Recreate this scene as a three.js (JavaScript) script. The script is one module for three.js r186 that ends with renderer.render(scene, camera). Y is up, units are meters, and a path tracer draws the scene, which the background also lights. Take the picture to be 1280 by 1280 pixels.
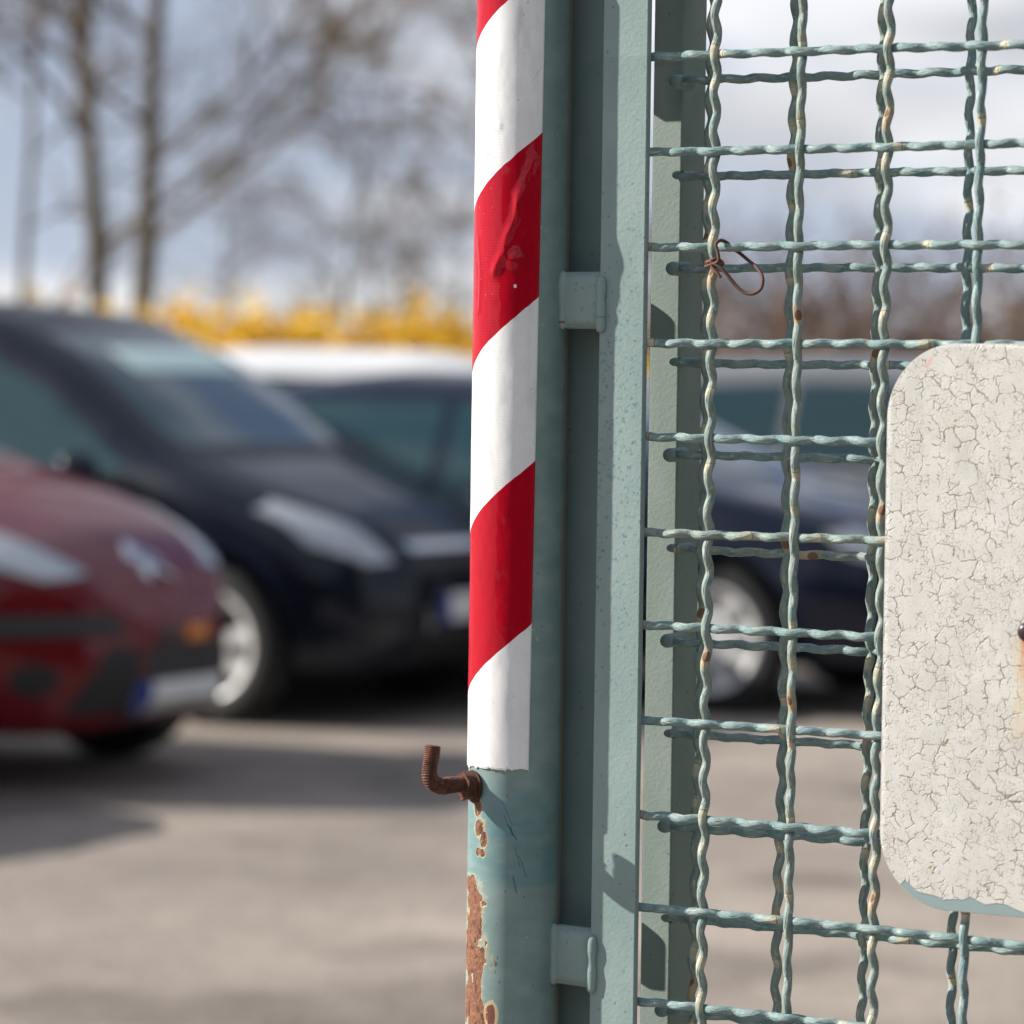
import * as THREE from 'three';
import { RoundedBoxGeometry } from 'three/addons/geometries/RoundedBoxGeometry.js';
import { mergeGeometries, mergeVertices } from 'three/addons/utils/BufferGeometryUtils.js';
import { Brush, Evaluator, SUBTRACTION } from 'three-bvh-csg';

// ------------------------------------------------------------------ camera, sky, sun, exposure
const W = 1280, F = 4500, R = Math.PI / 180;
const EYE = new THREE.Vector3(0, 1.4, 0);
const scene = new THREE.Scene();
const camera = new THREE.PerspectiveCamera(2 * Math.atan(W / 2 / F) / R, 1, 0.05, 900);
camera.position.copy(EYE);
camera.rotation.set(-2.18 * R, 0, 0.77 * R, 'XYZ');
camera.focus = 2.29;
camera.userData.fStop = 7.0;
camera.updateMatrixWorld(true);
const renderer = new THREE.WebGLRenderer({ antialias: true });
renderer.toneMapping = THREE.LinearToneMapping;
renderer.toneMappingExposure = 1.5;
renderer.shadowMap.enabled = true;

function rng(a) { return () => { a |= 0; a = a + 0x6D2B79F5 | 0; let t = Math.imul(a ^ a >>> 15, 1 | a); t = t + Math.imul(t ^ t >>> 7, 61 | t) ^ t; return ((t ^ t >>> 14) >>> 0) / 4294967296; }; }
const clamp = (x, a = 0, b = 1) => Math.min(b, Math.max(a, x));
const sstep = (a, b, x) => { const t = clamp((x - a) / (b - a)); return t * t * (3 - 2 * t); };
const lerp = (a, b, t) => a + (b - a) * t;
// value noise in 3-D, smooth, with optional period in x and y
function hash3(x, y, z) { let h = Math.imul(x, 374761393) ^ Math.imul(y, 668265263) ^ Math.imul(z, 2147483647 - 1274126177); h = Math.imul(h ^ h >>> 13, 1274126177); return ((h ^ h >>> 16) >>> 0) / 4294967296; }
const wrap = (v, p) => p ? ((v % p) + p) % p : v;
function noise3(x, y, z, px = 0, py = 0) {
  const ix = Math.floor(x), iy = Math.floor(y), iz = Math.floor(z); let fx = x - ix, fy = y - iy, fz = z - iz;
  fx = fx * fx * (3 - 2 * fx); fy = fy * fy * (3 - 2 * fy); fz = fz * fz * (3 - 2 * fz);
  const x0 = wrap(ix, px), x1 = wrap(ix + 1, px), y0 = wrap(iy, py), y1 = wrap(iy + 1, py);
  const a = hash3(x0, y0, iz), b = hash3(x1, y0, iz), c = hash3(x0, y1, iz), d = hash3(x1, y1, iz);
  const lo = a + (b - a) * fx, hi = c + (d - c) * fx, n0 = lo + (hi - lo) * fy;
  if (fz === 0) return n0;
  const e = hash3(x0, y0, iz + 1), f = hash3(x1, y0, iz + 1), g = hash3(x0, y1, iz + 1), h = hash3(x1, y1, iz + 1);
  const l2 = e + (f - e) * fx, h2 = g + (h - g) * fx, n1 = l2 + (h2 - l2) * fy;
  return n0 + (n1 - n0) * fz;
}
function fbm(x, y, z, oct = 4, px = 0, py = 0) { let s = 0, a = 0.5, n = 0; for (let i = 0; i < oct; i++) { s += a * noise3(x, y, z + i * 17, px, py); n += a; a *= 0.5; x *= 2; y *= 2; z *= 2; px *= 2; py *= 2; } return s / n; }

// sky: pale spring air with broken cloud, the same all round
{
  const w = 1280, h = 640, data = new Float32Array(w * h * 4);
  for (let j = 0; j < h; j++) {
    const up = ((j + 0.5) / h - 0.5) * Math.PI, y = Math.sin(up), c = Math.cos(up);
    for (let i = 0; i < w; i++) {
      const az = ((i + 0.5) / w - 0.5) * 2 * Math.PI, x = Math.cos(az) * c, z = Math.sin(az) * c, k = (j * w + i) * 4;
      const e = Math.max(0, y), g = Math.pow(1 - e, 4.5);
      const clear = [lerp(0.085, 0.385, g), lerp(0.145, 0.43, g), lerp(0.28, 0.505, g)];
      const d = e + 0.16, cx = x / d, cz = z / d;
      const n = fbm(cx * 1.9 + 3.1, cz * 1.9 + 9.7, y * 6, 5), m = sstep(0.37, 0.58, n), thick = fbm(cx * 3.1 + 40, cz * 3.1 + 11, 5 + y * 8, 4);
      const cl = lerp(0.43, 0.80, sstep(0.3, 0.7, thick));
      const cloud = [cl, cl * 0.995, cl];
      for (let q = 0; q < 3; q++) data[k + q] = y < 0 ? [0.2, 0.19, 0.175][q] : lerp(clear[q], cloud[q], m * lerp(0.5, 0.88, g));
      data[k + 3] = 1;
    }
  }
  const sky = new THREE.DataTexture(data, w, h, THREE.RGBAFormat, THREE.FloatType);
  sky.mapping = THREE.EquirectangularReflectionMapping; sky.magFilter = THREE.LinearFilter; sky.needsUpdate = true;
  scene.background = sky; scene.environment = sky;
}
// sun: from the left, a little beyond the gate, 30 degrees high
const SUN_AZ = 8 * R, SUN_EL = 29.6 * R;
const toSun = new THREE.Vector3(-Math.cos(SUN_AZ) * Math.cos(SUN_EL), Math.sin(SUN_EL), -Math.sin(SUN_AZ) * Math.cos(SUN_EL));
const sun = new THREE.DirectionalLight(new THREE.Color(1, 0.945, 0.87), 5);
sun.position.copy(toSun).multiplyScalar(60); sun.target.position.set(0, 0, -14); sun.position.z -= 14;
sun.castShadow = true; sun.shadow.radius = 1; sun.shadow.mapSize.set(4096, 4096);
Object.assign(sun.shadow.camera, { left: -30, right: 30, top: 30, bottom: -30, near: 1, far: 200 });
scene.add(sun, sun.target);

// ------------------------------------------------------------------ helpers
const taken = {};
function numbered(n) { if (!(n in taken)) { taken[n] = 0; return n; } return n + '_' + String(++taken[n]).padStart(3, '0'); }
function tag(o, label, category, group) { o.userData.label = label; o.userData.category = category; if (group) o.userData.group = group; return o; }
function thing(name, label, category, group) { const o = new THREE.Group(); o.name = numbered(name); scene.add(o); return tag(o, label, category, group); }
function part(name, geo, mat, parent) { const m = new THREE.Mesh(geo, mat); m.name = name; m.castShadow = m.receiveShadow = true; parent.add(m); return m; }
function struct(name, geo, mat) { const m = part(name, geo, mat, scene); m.userData.kind = 'structure'; return m; }
function rgb(r, g, b) { return new THREE.Color().setRGB(r, g, b); }
function std(color, roughness, extra = {}) { return new THREE.MeshStandardMaterial({ color, roughness, metalness: 0, ...extra }); }
// direction of a photo pixel in the world, and where it meets the ground
function ray(px, py) { return new THREE.Vector3((px - W / 2) / F, (W / 2 - py) / F, -1).applyQuaternion(camera.quaternion); }
function ground(px, py, y = 0) { const d = ray(px, py); return EYE.clone().addScaledVector(d, (y - EYE.y) / d.y); }
function atDepth(px, d) { return new THREE.Vector3((px - W / 2) / F * d, 0, -d); }
function canvas(w, h, draw) { const c = document.createElement('canvas'); c.width = w; c.height = h; draw(c.getContext('2d'), w, h); return c; }
function canvasTexture(c, srgb = true) { const t = new THREE.CanvasTexture(c); t.wrapS = t.wrapT = THREE.RepeatWrapping; if (srgb) t.colorSpace = THREE.SRGBColorSpace; return t; }
// tiling grey noise for relief and roughness
function noiseTexture(size, cells, oct, seed, shape = (v) => v) {
  const d = new Uint8Array(size * size * 4);
  for (let j = 0; j < size; j++) for (let i = 0; i < size; i++) { const v = clamp(shape(fbm(i / size * cells, j / size * cells, seed, oct, cells, cells))) * 255, k = (j * size + i) * 4; d[k] = d[k + 1] = d[k + 2] = v; d[k + 3] = 255; }
  const t = new THREE.DataTexture(d, size, size); t.wrapS = t.wrapT = THREE.RepeatWrapping; t.magFilter = THREE.LinearFilter; t.minFilter = THREE.LinearMipmapLinearFilter; t.generateMipmaps = true; t.needsUpdate = true; return t;
}
function scaled(t, sx, sy = sx) { const c = t.clone(); c.repeat.set(sx, sy); c.needsUpdate = true; return c; }
// uv in metres from position, chosen by the way each face points
function metricUV(g, ox = 0, oy = 0) {
  const p = g.attributes.position, n = g.attributes.normal, uv = new Float32Array(p.count * 2);
  for (let i = 0; i < p.count; i++) {
    const ax = Math.abs(n.getX(i)), ay = Math.abs(n.getY(i)), az = Math.abs(n.getZ(i));
    uv[2 * i] = (az >= ax || ay > ax ? p.getX(i) : p.getZ(i) + 0.37) + ox; uv[2 * i + 1] = (ay > ax && ay > az ? p.getZ(i) : p.getY(i)) + oy;
  }
  g.setAttribute('uv', new THREE.BufferAttribute(uv, 2)); return g;
}
function rbox(x0, x1, y0, y1, z0, z1, r = 0.001, seg = 2) {
  const g = new RoundedBoxGeometry(x1 - x0, y1 - y0, z1 - z0, seg, Math.min(r, (x1 - x0) / 2.01, (y1 - y0) / 2.01, (z1 - z0) / 2.01)); g.translate((x0 + x1) / 2, (y0 + y1) / 2, (z0 + z1) / 2);
  return metricUV(g);
}
// surface over a grid of points; fn(i, j) -> [x, y, z, u, v]
function gridGeo(ni, nj, fn) {
  const pos = [], uv = [], idx = [];
  for (let j = 0; j <= nj; j++) for (let i = 0; i <= ni; i++) { const p = fn(i, j); pos.push(p[0], p[1], p[2]); uv.push(p[3], p[4]); }
  for (let j = 0; j < nj; j++) for (let i = 0; i < ni; i++) { const a = j * (ni + 1) + i; idx.push(a, a + 1, a + ni + 1, a + 1, a + ni + 2, a + ni + 1); }
  const g = new THREE.BufferGeometry(); g.setAttribute('position', new THREE.Float32BufferAttribute(pos, 3)); g.setAttribute('uv', new THREE.Float32BufferAttribute(uv, 2)); g.setIndex(idx); g.computeVertexNormals(); return g;
}
function tube(points, radius, seg, rad, closed = false) { return new THREE.TubeGeometry(new THREE.CatmullRomCurve3(points, closed, 'centripetal'), seg, radius, rad, closed); }

// shared relief
const nFine = noiseTexture(512, 64, 3, 3), nMid = noiseTexture(512, 12, 5, 8), nCoarse = noiseTexture(512, 5, 6, 21);

// ------------------------------------------------------------------ ground and verge
{
  const S = 1024, d = new Uint8Array(S * S * 4), d2 = new Uint8Array(S * S * 4);
  for (let j = 0; j < S; j++) for (let i = 0; i < S; i++) {
    const u = i / S, v = j / S, k = (j * S + i) * 4;
    const patch = fbm(u * 5, v * 5, 2, 4, 5, 5), grain = noise3(u * 400, v * 400, 3, 400, 400), mid = fbm(u * 40, v * 40, 9, 3, 40, 40), stain = sstep(0.60, 0.75, fbm(u * 7 + 0.3, v * 7, 31, 4, 7, 7));
    let b = 0.86 + 0.34 * (patch - 0.5) + 0.12 * (mid - 0.5) + 0.22 * (grain - 0.5) - 0.16 * stain;
    d[k] = clamp(b * 0.665) * 255; d[k + 1] = clamp(b * 0.614) * 255; d[k + 2] = clamp(b * 0.565) * 255; d[k + 3] = 255;
    d2[k] = d2[k + 1] = d2[k + 2] = clamp(0.6 * grain + 0.4 * mid) * 255; d2[k + 3] = 255;
  }
  const mk = (a, srgb) => { const t = new THREE.DataTexture(a, S, S); t.wrapS = t.wrapT = THREE.RepeatWrapping; t.magFilter = THREE.LinearFilter; if (srgb) t.colorSpace = THREE.SRGBColorSpace; t.needsUpdate = true; return t; };
  const map = mk(d, true), bump = mk(d2, false); map.repeat.set(1 / 5, 1 / 5); bump.repeat.set(1 / 2.3, 1 / 2.3);
  const m = new THREE.MeshStandardMaterial({ map, bumpMap: bump, bumpScale: 0.006, roughness: 0.92 });
  struct('asphalt_ground', gridGeo(8, 8, (i, j) => { const x = (i / 8 - 0.5) * 800, z = (0.5 - j / 8) * 800; return [x, 0, z, x, -z]; }), m);
  const grass = std(rgb(0.16, 0.13, 0.07), 0.95, { bumpMap: scaled(nMid, 0.5), bumpScale: 0.05 });
  struct('grass_verge', rbox(-60, 60, -0.2, 0.1, -120, -25.2, 0.02), grass);
  struct('added_dark_strip', rbox(1.6, 3.55, -0.2, 0.03, -8, 5, 0.02), std(rgb(0.05, 0.045, 0.03), 0.95, { bumpMap: scaled(nMid, 0.8), bumpScale: 0.03 }));  // last but one kind of ground: dark strip added out of view to cut bounce
  struct('kerb', rbox(-60, 60, -0.2, 0.12, -25.19, -25.03, 0.02), std(rgb(0.3, 0.29, 0.27), 0.9));
}

// ------------------------------------------------------------------ the gate's own frame: u along the mesh, v up, w towards the viewer's side
const GATE_POS = new THREE.Vector3(0.123, 1.602, -2.26), GATE_TURN = -30.2 * R;
const gateMatrix = new THREE.Matrix4().makeRotationY(GATE_TURN).setPosition(GATE_POS), gateInverse = gateMatrix.clone().invert();
// point of the plane w = const that a photo pixel looks at
function gp(px, py, w = 0) { const o = EYE.clone().applyMatrix4(gateInverse), d = ray(px, py).transformDirection(gateInverse); return o.addScaledVector(d, (w - o.z) / d.z); }
const FLOOR = -GATE_POS.y, TOP = 0.56;

// paint textures -------------------------------------------------
const css = (r, g, b, a = 1) => `rgba(${r | 0},${g | 0},${b | 0},${a})`;
// an uneven blob outline on a canvas
function blob(c, x, y, rx, ry, rnd, rough = 0.3, turn = 0) {
  const n = 18, ph = rnd() * 9; c.beginPath();
  for (let i = 0; i <= n; i++) { const a = i / n * Math.PI * 2, k = 1 + rough * (noise3(Math.cos(a) * 1.4 + ph, Math.sin(a) * 1.4 + ph, ph * 3) - 0.5) * 2, X = Math.cos(a) * rx * k, Y = Math.sin(a) * ry * k, p = [x + X * Math.cos(turn) - Y * Math.sin(turn), y + X * Math.sin(turn) + Y * Math.cos(turn)]; i ? c.lineTo(p[0], p[1]) : c.moveTo(p[0], p[1]); }
  c.closePath(); c.fill();
}
function mottle(c, w, h, base, amp, sx, sy, seed, tint = [1, 1, 1]) {
  const im = c.createImageData(w, h), a = im.data;
  for (let j = 0; j < h; j++) for (let i = 0; i < w; i++) { const n = (fbm(i / sx, j / sy, seed, 4) - 0.5) * amp, k = (j * w + i) * 4; for (let q = 0; q < 3; q++) a[k + q] = clamp((base[q] + n * tint[q]) / 255) * 255; a[k + 3] = 255; }
  c.putImageData(im, 0, 0);
}
// flat bar paint: chalky grey-green with dark teal specks; 0.08 m by 0.8 m
function barTexture(base, seed, specks, zone) {
  return canvasTexture(canvas(160, 1600, (c, w, h) => {
    const r = rng(seed); mottle(c, w, h, base, 26, 46, 90, seed, [1, 0.8, 0.8]);
    for (let i = 0; i < specks; i++) { const y = r() * h, x = r() * w, dens = zone(x / w, y / h); if (r() > dens) continue; c.fillStyle = css(70 + r() * 45, 112 + r() * 30, 122 + r() * 25, 0.4 + 0.5 * r()); blob(c, x, y, 0.6 + r() * 1.3, 0.6 + r() * 2.0, r, 0.5, r() * 3); }
    for (let i = 0; i < 26; i++) { c.fillStyle = css(95, 60, 40, 0.75); blob(c, r() * w, r() * h, 0.6 + r() * 1.0, 0.5 + r() * 0.9, r, 0.5); }
    for (let i = 0; i < 40; i++) { c.strokeStyle = css(70, 95, 95, 0.35); c.lineWidth = 0.6; const x = r() * w, y = r() * h; c.beginPath(); c.moveTo(x, y); c.lineTo(x + (r() - 0.5) * 14, y + (r() - 0.3) * 16); c.stroke(); }
  }));
}
const paintBump = scaled(nFine, 9, 9);
function paintMat(map, rough = 0.5, color = 0xffffff) { map.repeat.set(1 / 0.08, 1 / 0.8); return new THREE.MeshStandardMaterial({ map, color, roughness: rough, bumpMap: paintBump, bumpScale: 0.00013 }); }
const flangeMat = paintMat(barTexture([137, 157, 154], 5, 5200, (x, y) => sstep(0.25, 0.0, Math.abs(y - 0.32)) * (0.25 + 0.5 * (x < 0.5)) + 0.07), 0.48);
const backBarMat = paintMat(barTexture([139, 153, 145], 9, 900, () => 0.12), 0.6);
const darkPaint = paintMat(barTexture([131, 152, 149], 11, 500, () => 0.15), 0.5);

// round post paint: angle 0..1 round the pipe, 0.8 m of height
const POST_R = 0.0298, POST_W = 0.0045, postC = gp(647.5, 640, POST_W), POST = { u: postC.x, w: POST_W };
const camDir = [Math.sin(-GATE_TURN), Math.cos(GATE_TURN)], camRight = [Math.cos(GATE_TURN), -Math.sin(-GATE_TURN)];
const postPoint = (a, r) => [POST.u + (camDir[0] * Math.cos(a) + camRight[0] * Math.sin(a)) * r, POST.w + (camDir[1] * Math.cos(a) + camRight[1] * Math.sin(a)) * r];
const postCX = (py) => lerp(656, 638.5, py / 1280);
const postA = (px, py) => Math.asin(clamp((px - postCX(py)) / 57.6, -0.999, 0.999));
const postV = (py) => gp(647, py, POST.w + 0.02).y;
const PT_H = 0.8, PT_TOP = postV(880);   // the canvas's top edge
const postRelief = new Uint8Array(768 * 2048 * 4);
const postTex = canvasTexture(canvas(768, 2048, (c, w, h) => {
  const r = rng(77), X = (px, py) => (postA(px, py) / (2 * Math.PI) + 0.5) * w, Y = (py) => (PT_TOP - postV(py)) / PT_H * h, mm = h / PT_H / 1000;
  mottle(c, w, h, [126, 148, 145], 28, 60, 26, 4, [1, 0.9, 0.85]);
  // older, bluer coat below the tape
  const im = c.getImageData(0, 0, w, h), a = im.data, y0 = Y(962), y1 = Y(1108);
  for (let j = 0; j < h; j++) for (let i = 0; i < w; i++) {
    const e = (fbm(i / 50, j / 8, 6, 3) - 0.5) * 14, old = sstep(y0, y0 + 90, j + e) * sstep(y1 + 6, y1 - 6, j + e * 0.6) * (0.30 + 1.0 * (fbm(i / 70, j / 14, 12, 3) - 0.35)), k = (j * w + i) * 4;
    a[k] = lerp(a[k], 92, clamp(old)); a[k + 1] = lerp(a[k + 1], 132, clamp(old)); a[k + 2] = lerp(a[k + 2], 138, clamp(old));
  }
  c.putImageData(im, 0, 0);
  // rust: patches eaten into the paint along the weather side, with a chalky rim of lifted paint
  const spots = [[592, 1128, 9, 20], [588, 1180, 10, 38], [592, 1208, 11, 26], [588, 1250, 11, 40], [595, 1280, 12, 34], [587, 1110, 6, 12], [596, 1008, 4.5, 20], [598, 1036, 6, 13], [604, 1050, 3.5, 9], [597, 1067, 2.4, 5], [603, 1068, 3, 4.5], [590, 1330, 13, 60], [600, 1420, 9, 50]].map(([px, py, wx, hy]) => [X(px, py), Y(py), wx / 1.94 * (w / 187) / Math.max(0.3, Math.cos(postA(px, py))), hy / 1.94 * mm]);
  {
    for (let j = 0; j < h; j++) for (let i = 0; i < w; i++) { const k = ((h - 1 - j) * w + i) * 4, v = 190 + 30 * (fbm(i / 40, j / 26, 66, 3) - 0.5); postRelief[k] = postRelief[k + 1] = postRelief[k + 2] = v; postRelief[k + 3] = 255; }
    const im = c.getImageData(0, 0, w, h), a = im.data, mixTo = (k, col, t) => { for (let q = 0; q < 3; q++) a[k + q] = lerp(a[k + q], col[q], clamp(t)); };
    for (let j = 0; j < h; j++) for (let i = 0; i < w / 2; i++) {
      let f = -1; for (const [x, y, sx, sy] of spots) { const dx = (i - x) / sx, dy = (j - y) / sy; if (Math.abs(dx) < 2.4 && Math.abs(dy) < 2.4) f = Math.max(f, 1 - Math.hypot(dx, dy)); }
      if (f < -0.9) continue;
      const n = fbm(i / 26, j / 22, 3, 5) - 0.5, n2 = fbm(i / 7, j / 6, 15, 3), g = f + n * 1.5 + (n2 - 0.5) * 0.35, k = (j * w + i) * 4;
      mixTo(k, [190, 184, 158], 0.6 * sstep(-0.55, -0.05, g + (n2 - 0.5) * 0.5)); mixTo(k, [172, 142, 102], 0.6 * sstep(-0.16, 0.0, g + (n2 - 0.5) * 0.25));
      { const q = ((h - 1 - j) * w + i) * 4, e = sstep(-0.02, 0.04, g); postRelief[q] = postRelief[q + 1] = postRelief[q + 2] = clamp((postRelief[q] + 25 * sstep(-0.3, -0.03, g)) / 255 - e * (0.45 - 0.5 * (n2 - 0.5))) * 255; }
      mixTo(k, [lerp(104, 156, n2), lerp(68, 108, n2), lerp(50, 78, n2)], sstep(0.0, 0.05, g)); mixTo(k, [78, 46, 34], 0.8 * sstep(0.60, 0.68, fbm(i / 11, j / 14, 44, 3)) * sstep(0.02, 0.1, g));
    }
    c.putImageData(im, 0, 0);
  }
  // flaked patch and a dark rust scab
  c.fillStyle = css(110, 66, 56); { const x = X(613, 1268), y = Y(1268); c.fillStyle = css(222, 190, 140, 0.7); blob(c, x, y, 22, 24, r, 0.2); c.fillStyle = css(122, 74, 62); blob(c, x, y, 15, 18, r, 0.2); }
  for (let q = 0; q < 16; q++) { c.fillStyle = q % 3 ? css(150, 158, 142, 0.9) : css(92, 92, 78, 0.9); blob(c, X(617 + (r() - 0.5) * 9, 1204), Y(1204 + (r() - 0.5) * 17), 1.5 + r() * 3, 2 + r() * 3.5, r, 0.6, r() * 3); }
  // knocks and scratches
  c.lineCap = 'round';
  for (const [x0, yy0, x1, yy1, lw] of [[634, 1030, 645, 1048, 3], [638, 1034, 640, 1042, 5], [641, 1095, 645, 1114, 3.5], [643, 1058, 650, 1084, 1.8], [648, 1068, 658, 1096, 1.4], [630, 1018, 634, 1030, 1.6], [652, 1076, 656, 1092, 1], [627, 1000, 640, 1030, 1.2]]) { c.strokeStyle = css(56, 88, 96, 0.8); c.lineWidth = lw; c.beginPath(); c.moveTo(X(x0, yy0), Y(yy0)); c.lineTo(X(x1, yy1), Y(yy1)); c.stroke(); }
  for (let q = 0; q < 420; q++) { c.fillStyle = r() < 0.6 ? css(74, 88, 84, 0.7) : css(196, 204, 190, 0.6); blob(c, r() * w, r() * h, 0.8 + r() * 1.6, 0.8 + r() * 1.8, r, 0.5); }
  for (let q = 0; q < 160; q++) { c.strokeStyle = r() < 0.5 ? css(84, 108, 108, 0.4) : css(170, 186, 178, 0.35); c.lineWidth = 0.8; const x = r() * w, y = r() * h; c.beginPath(); c.moveTo(x, y); c.lineTo(x + (r() - 0.5) * 36, y + (r() - 0.5) * 8); c.stroke(); }
}));
const postBump = new THREE.DataTexture(postRelief, 768, 2048); postBump.wrapS = postBump.wrapT = THREE.RepeatWrapping; postBump.magFilter = THREE.LinearFilter; postBump.needsUpdate = true;
const postMat = new THREE.MeshStandardMaterial({ map: postTex, roughness: 0.45, bumpMap: postBump, bumpScale: 0.0012 });

// crimped wire paint: u round the wire, v along it; 0.48 m = 20 crimps
function wireTexture(seed, rusty) {
  return canvasTexture(canvas(128, 1920, (c, w, h) => {
    const r = rng(seed), P = h / 20; mottle(c, w, h, rusty ? [137, 150, 142] : [128, 149, 147], 54, 24, 34, seed, [1, 0.65, 0.6]);
    for (let q = 0; q < 420; q++) { c.fillStyle = css(62 + r() * 30, 108 + r() * 22, 118 + r() * 20, 0.16 + 0.3 * r()); blob(c, r() * w, r() * h, 2 + r() * 8, 2 + r() * 11, r, 0.6); }
    for (let q = 0; q < 240; q++) { c.fillStyle = css(198, 206, 192, 0.25 + 0.3 * r()); blob(c, r() * w, r() * h, 1.5 + r() * 6, 2 + r() * 8, r, 0.6); }
    for (let k = 0; k < 40; k++) {           // every bend of the crimp: paint cracked over the edge of the press mark
      const y = k * P / 2 + P / 4 + (r() - 0.5) * P * 0.16, s = r(), x = w * (k % 2 ? 0.25 : 0.75) + (r() - 0.5) * 16;
      if (s < (rusty ? 0.44 : 0.16)) {
        for (let q = 0; q < 3; q++) { c.fillStyle = css(204, 194, 160, 0.28); blob(c, x + (r() - 0.5) * 20, y + 8, w * 0.26, P * (0.09 + 0.13 * r()), r, 0.5); }
        c.fillStyle = css(210, 204, 178, 0.55); blob(c, x, y + 5, w * (0.06 + 0.1 * r()), 3 + 5 * r(), r, 0.4);
        c.strokeStyle = css(96, 70, 48, 0.35 + 0.5 * r()); c.lineWidth = 0.8 + r() * 2.2; c.beginPath(); c.moveTo(x - w * 0.2, y - 2 + r() * 4); c.lineTo(x + w * 0.2, y - 2 + r() * 4); c.stroke();
      }
      if (s < (rusty ? 0.14 : 0.03)) { c.fillStyle = css(176, 146, 108, 0.5); blob(c, x, y, w * 0.3, P * (0.1 + 0.25 * r()), r, 0.5); c.fillStyle = css(112, 76, 56, 0.8); blob(c, x, y - 2, w * (0.08 + 0.14 * r()), P * (0.03 + 0.1 * r()), r, 0.4); }
      if (s < (rusty ? 0.045 : 0.012)) { c.fillStyle = css(104, 64, 50, 0.95); blob(c, x, y + P * 0.2, w * 0.34, P * 0.17, r, 0.3); }
    }
  }));
}
const wireBump = scaled(nMid, 1, 0.5 / 0.03);
const wireMats = [wireTexture(31, true), wireTexture(47, false)].map((map) => { map.repeat.set(1, 1 / 0.48); return new THREE.MeshStandardMaterial({ map, roughness: 0.75, bumpMap: wireBump, bumpScale: 0.0011 }); });
const CELL = 0.06, WAVE = 0.024, WIRE_R = 0.0029;
// wire along +y from y0 to y1, waving in z, phase counted from y = 0; cos > 0 at y = 0 stands forward
function wireGeo(y0, y1, sign, seed, side) {
  const step = WAVE / 11, n = Math.round((y1 - y0) / step), rad = 9, off = Math.floor(rng(seed)() * 20) * WAVE;
  const cx = (y) => side * (0.0004 * Math.sin(2 * Math.PI * y / WAVE + 1.1 + seed) + 0.0016 * (noise3(y * 9, seed * 3.3, 1) - 0.5)), cz = (y) => { const c = Math.cos(2 * Math.PI * y / WAVE); return sign * 0.0020 * c + 0.0012 * (noise3(y * 8, seed * 5.1, 7) - 0.5); };
  return gridGeo(rad, n, (i, j) => {
    const y = y0 + (y1 - y0) * j / n, e = 0.0006, tx = (cx(y + e) - cx(y - e)) / (2 * e), tz = (cz(y + e) - cz(y - e)) / (2 * e), a = i / rad * 2 * Math.PI;
    const T = new THREE.Vector3(tx, 1, tz).normalize(), N = new THREE.Vector3(1, 0, 0).addScaledVector(T, -T.x).normalize(), B = new THREE.Vector3().crossVectors(N, T);
    const cr = Math.abs(Math.cos(2 * Math.PI * y / WAVE)), r = WIRE_R * (1 - 0.10 * Math.pow(cr, 6) + 0.05 * (noise3(y * 90, a, seed) - 0.5));
    return [cx(y) + (N.x * Math.cos(a) + B.x * Math.sin(a)) * r, y + (N.y * Math.cos(a) + B.y * Math.sin(a)) * r, cz(y) + (N.z * Math.cos(a) + B.z * Math.sin(a)) * r, i / rad, y + off];
  });
}
const V_TOP = 0.485, V_BOT = FLOOR + 0.13, U_END = 0.725;
const vGeo = [1, -1].map((s) => [0, 1, 2, 3, 4].map((k) => wireGeo(V_BOT, V_TOP, s, 3 + k * 7 + (s > 0 ? 0 : 30), 1)));
const hGeo = (u0) => [1, -1].map((s) => [0, 1, 2, 3, 4].map((k) => { const g = wireGeo(u0, U_END, s, 60 + k * 5 + (s > 0 ? 0 : 30), 1); g.rotateZ(-Math.PI / 2); return g; }));
const ROWS = []; for (let j = -8; j <= 24; j++) ROWS.push(j);
function mesh(parent, hg, colShift, rowShift, w) {
  const r = rng(Math.round((w + 1) * 1000));
  for (let i = 0; i <= 11; i++) { const m = part('vertical_wire', vGeo[i % 2 ? 1 : 0][(i * 3 + (w < 0 ? 2 : 0)) % 5], wireMats[i % 4 === 3 ? 1 : 0], parent); m.position.set(i * CELL + colShift + (r() - 0.5) * 0.0016, 0, w); m.rotation.z = (r() - 0.5) * 0.0016; }
  for (const j of ROWS) { const m = part('horizontal_wire', hg[(j & 1) ? 0 : 1][((j + 40) * 2 + (j >> 2) + (w < 0 ? 1 : 0)) % 5], wireMats[(j + 40) % 7 === 3 ? 0 : 1], parent); m.position.set(colShift, -j * CELL + rowShift + (r() - 0.5) * 0.0016, w); m.rotation.z = (r() - 0.5) * 0.002; }
}

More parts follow.
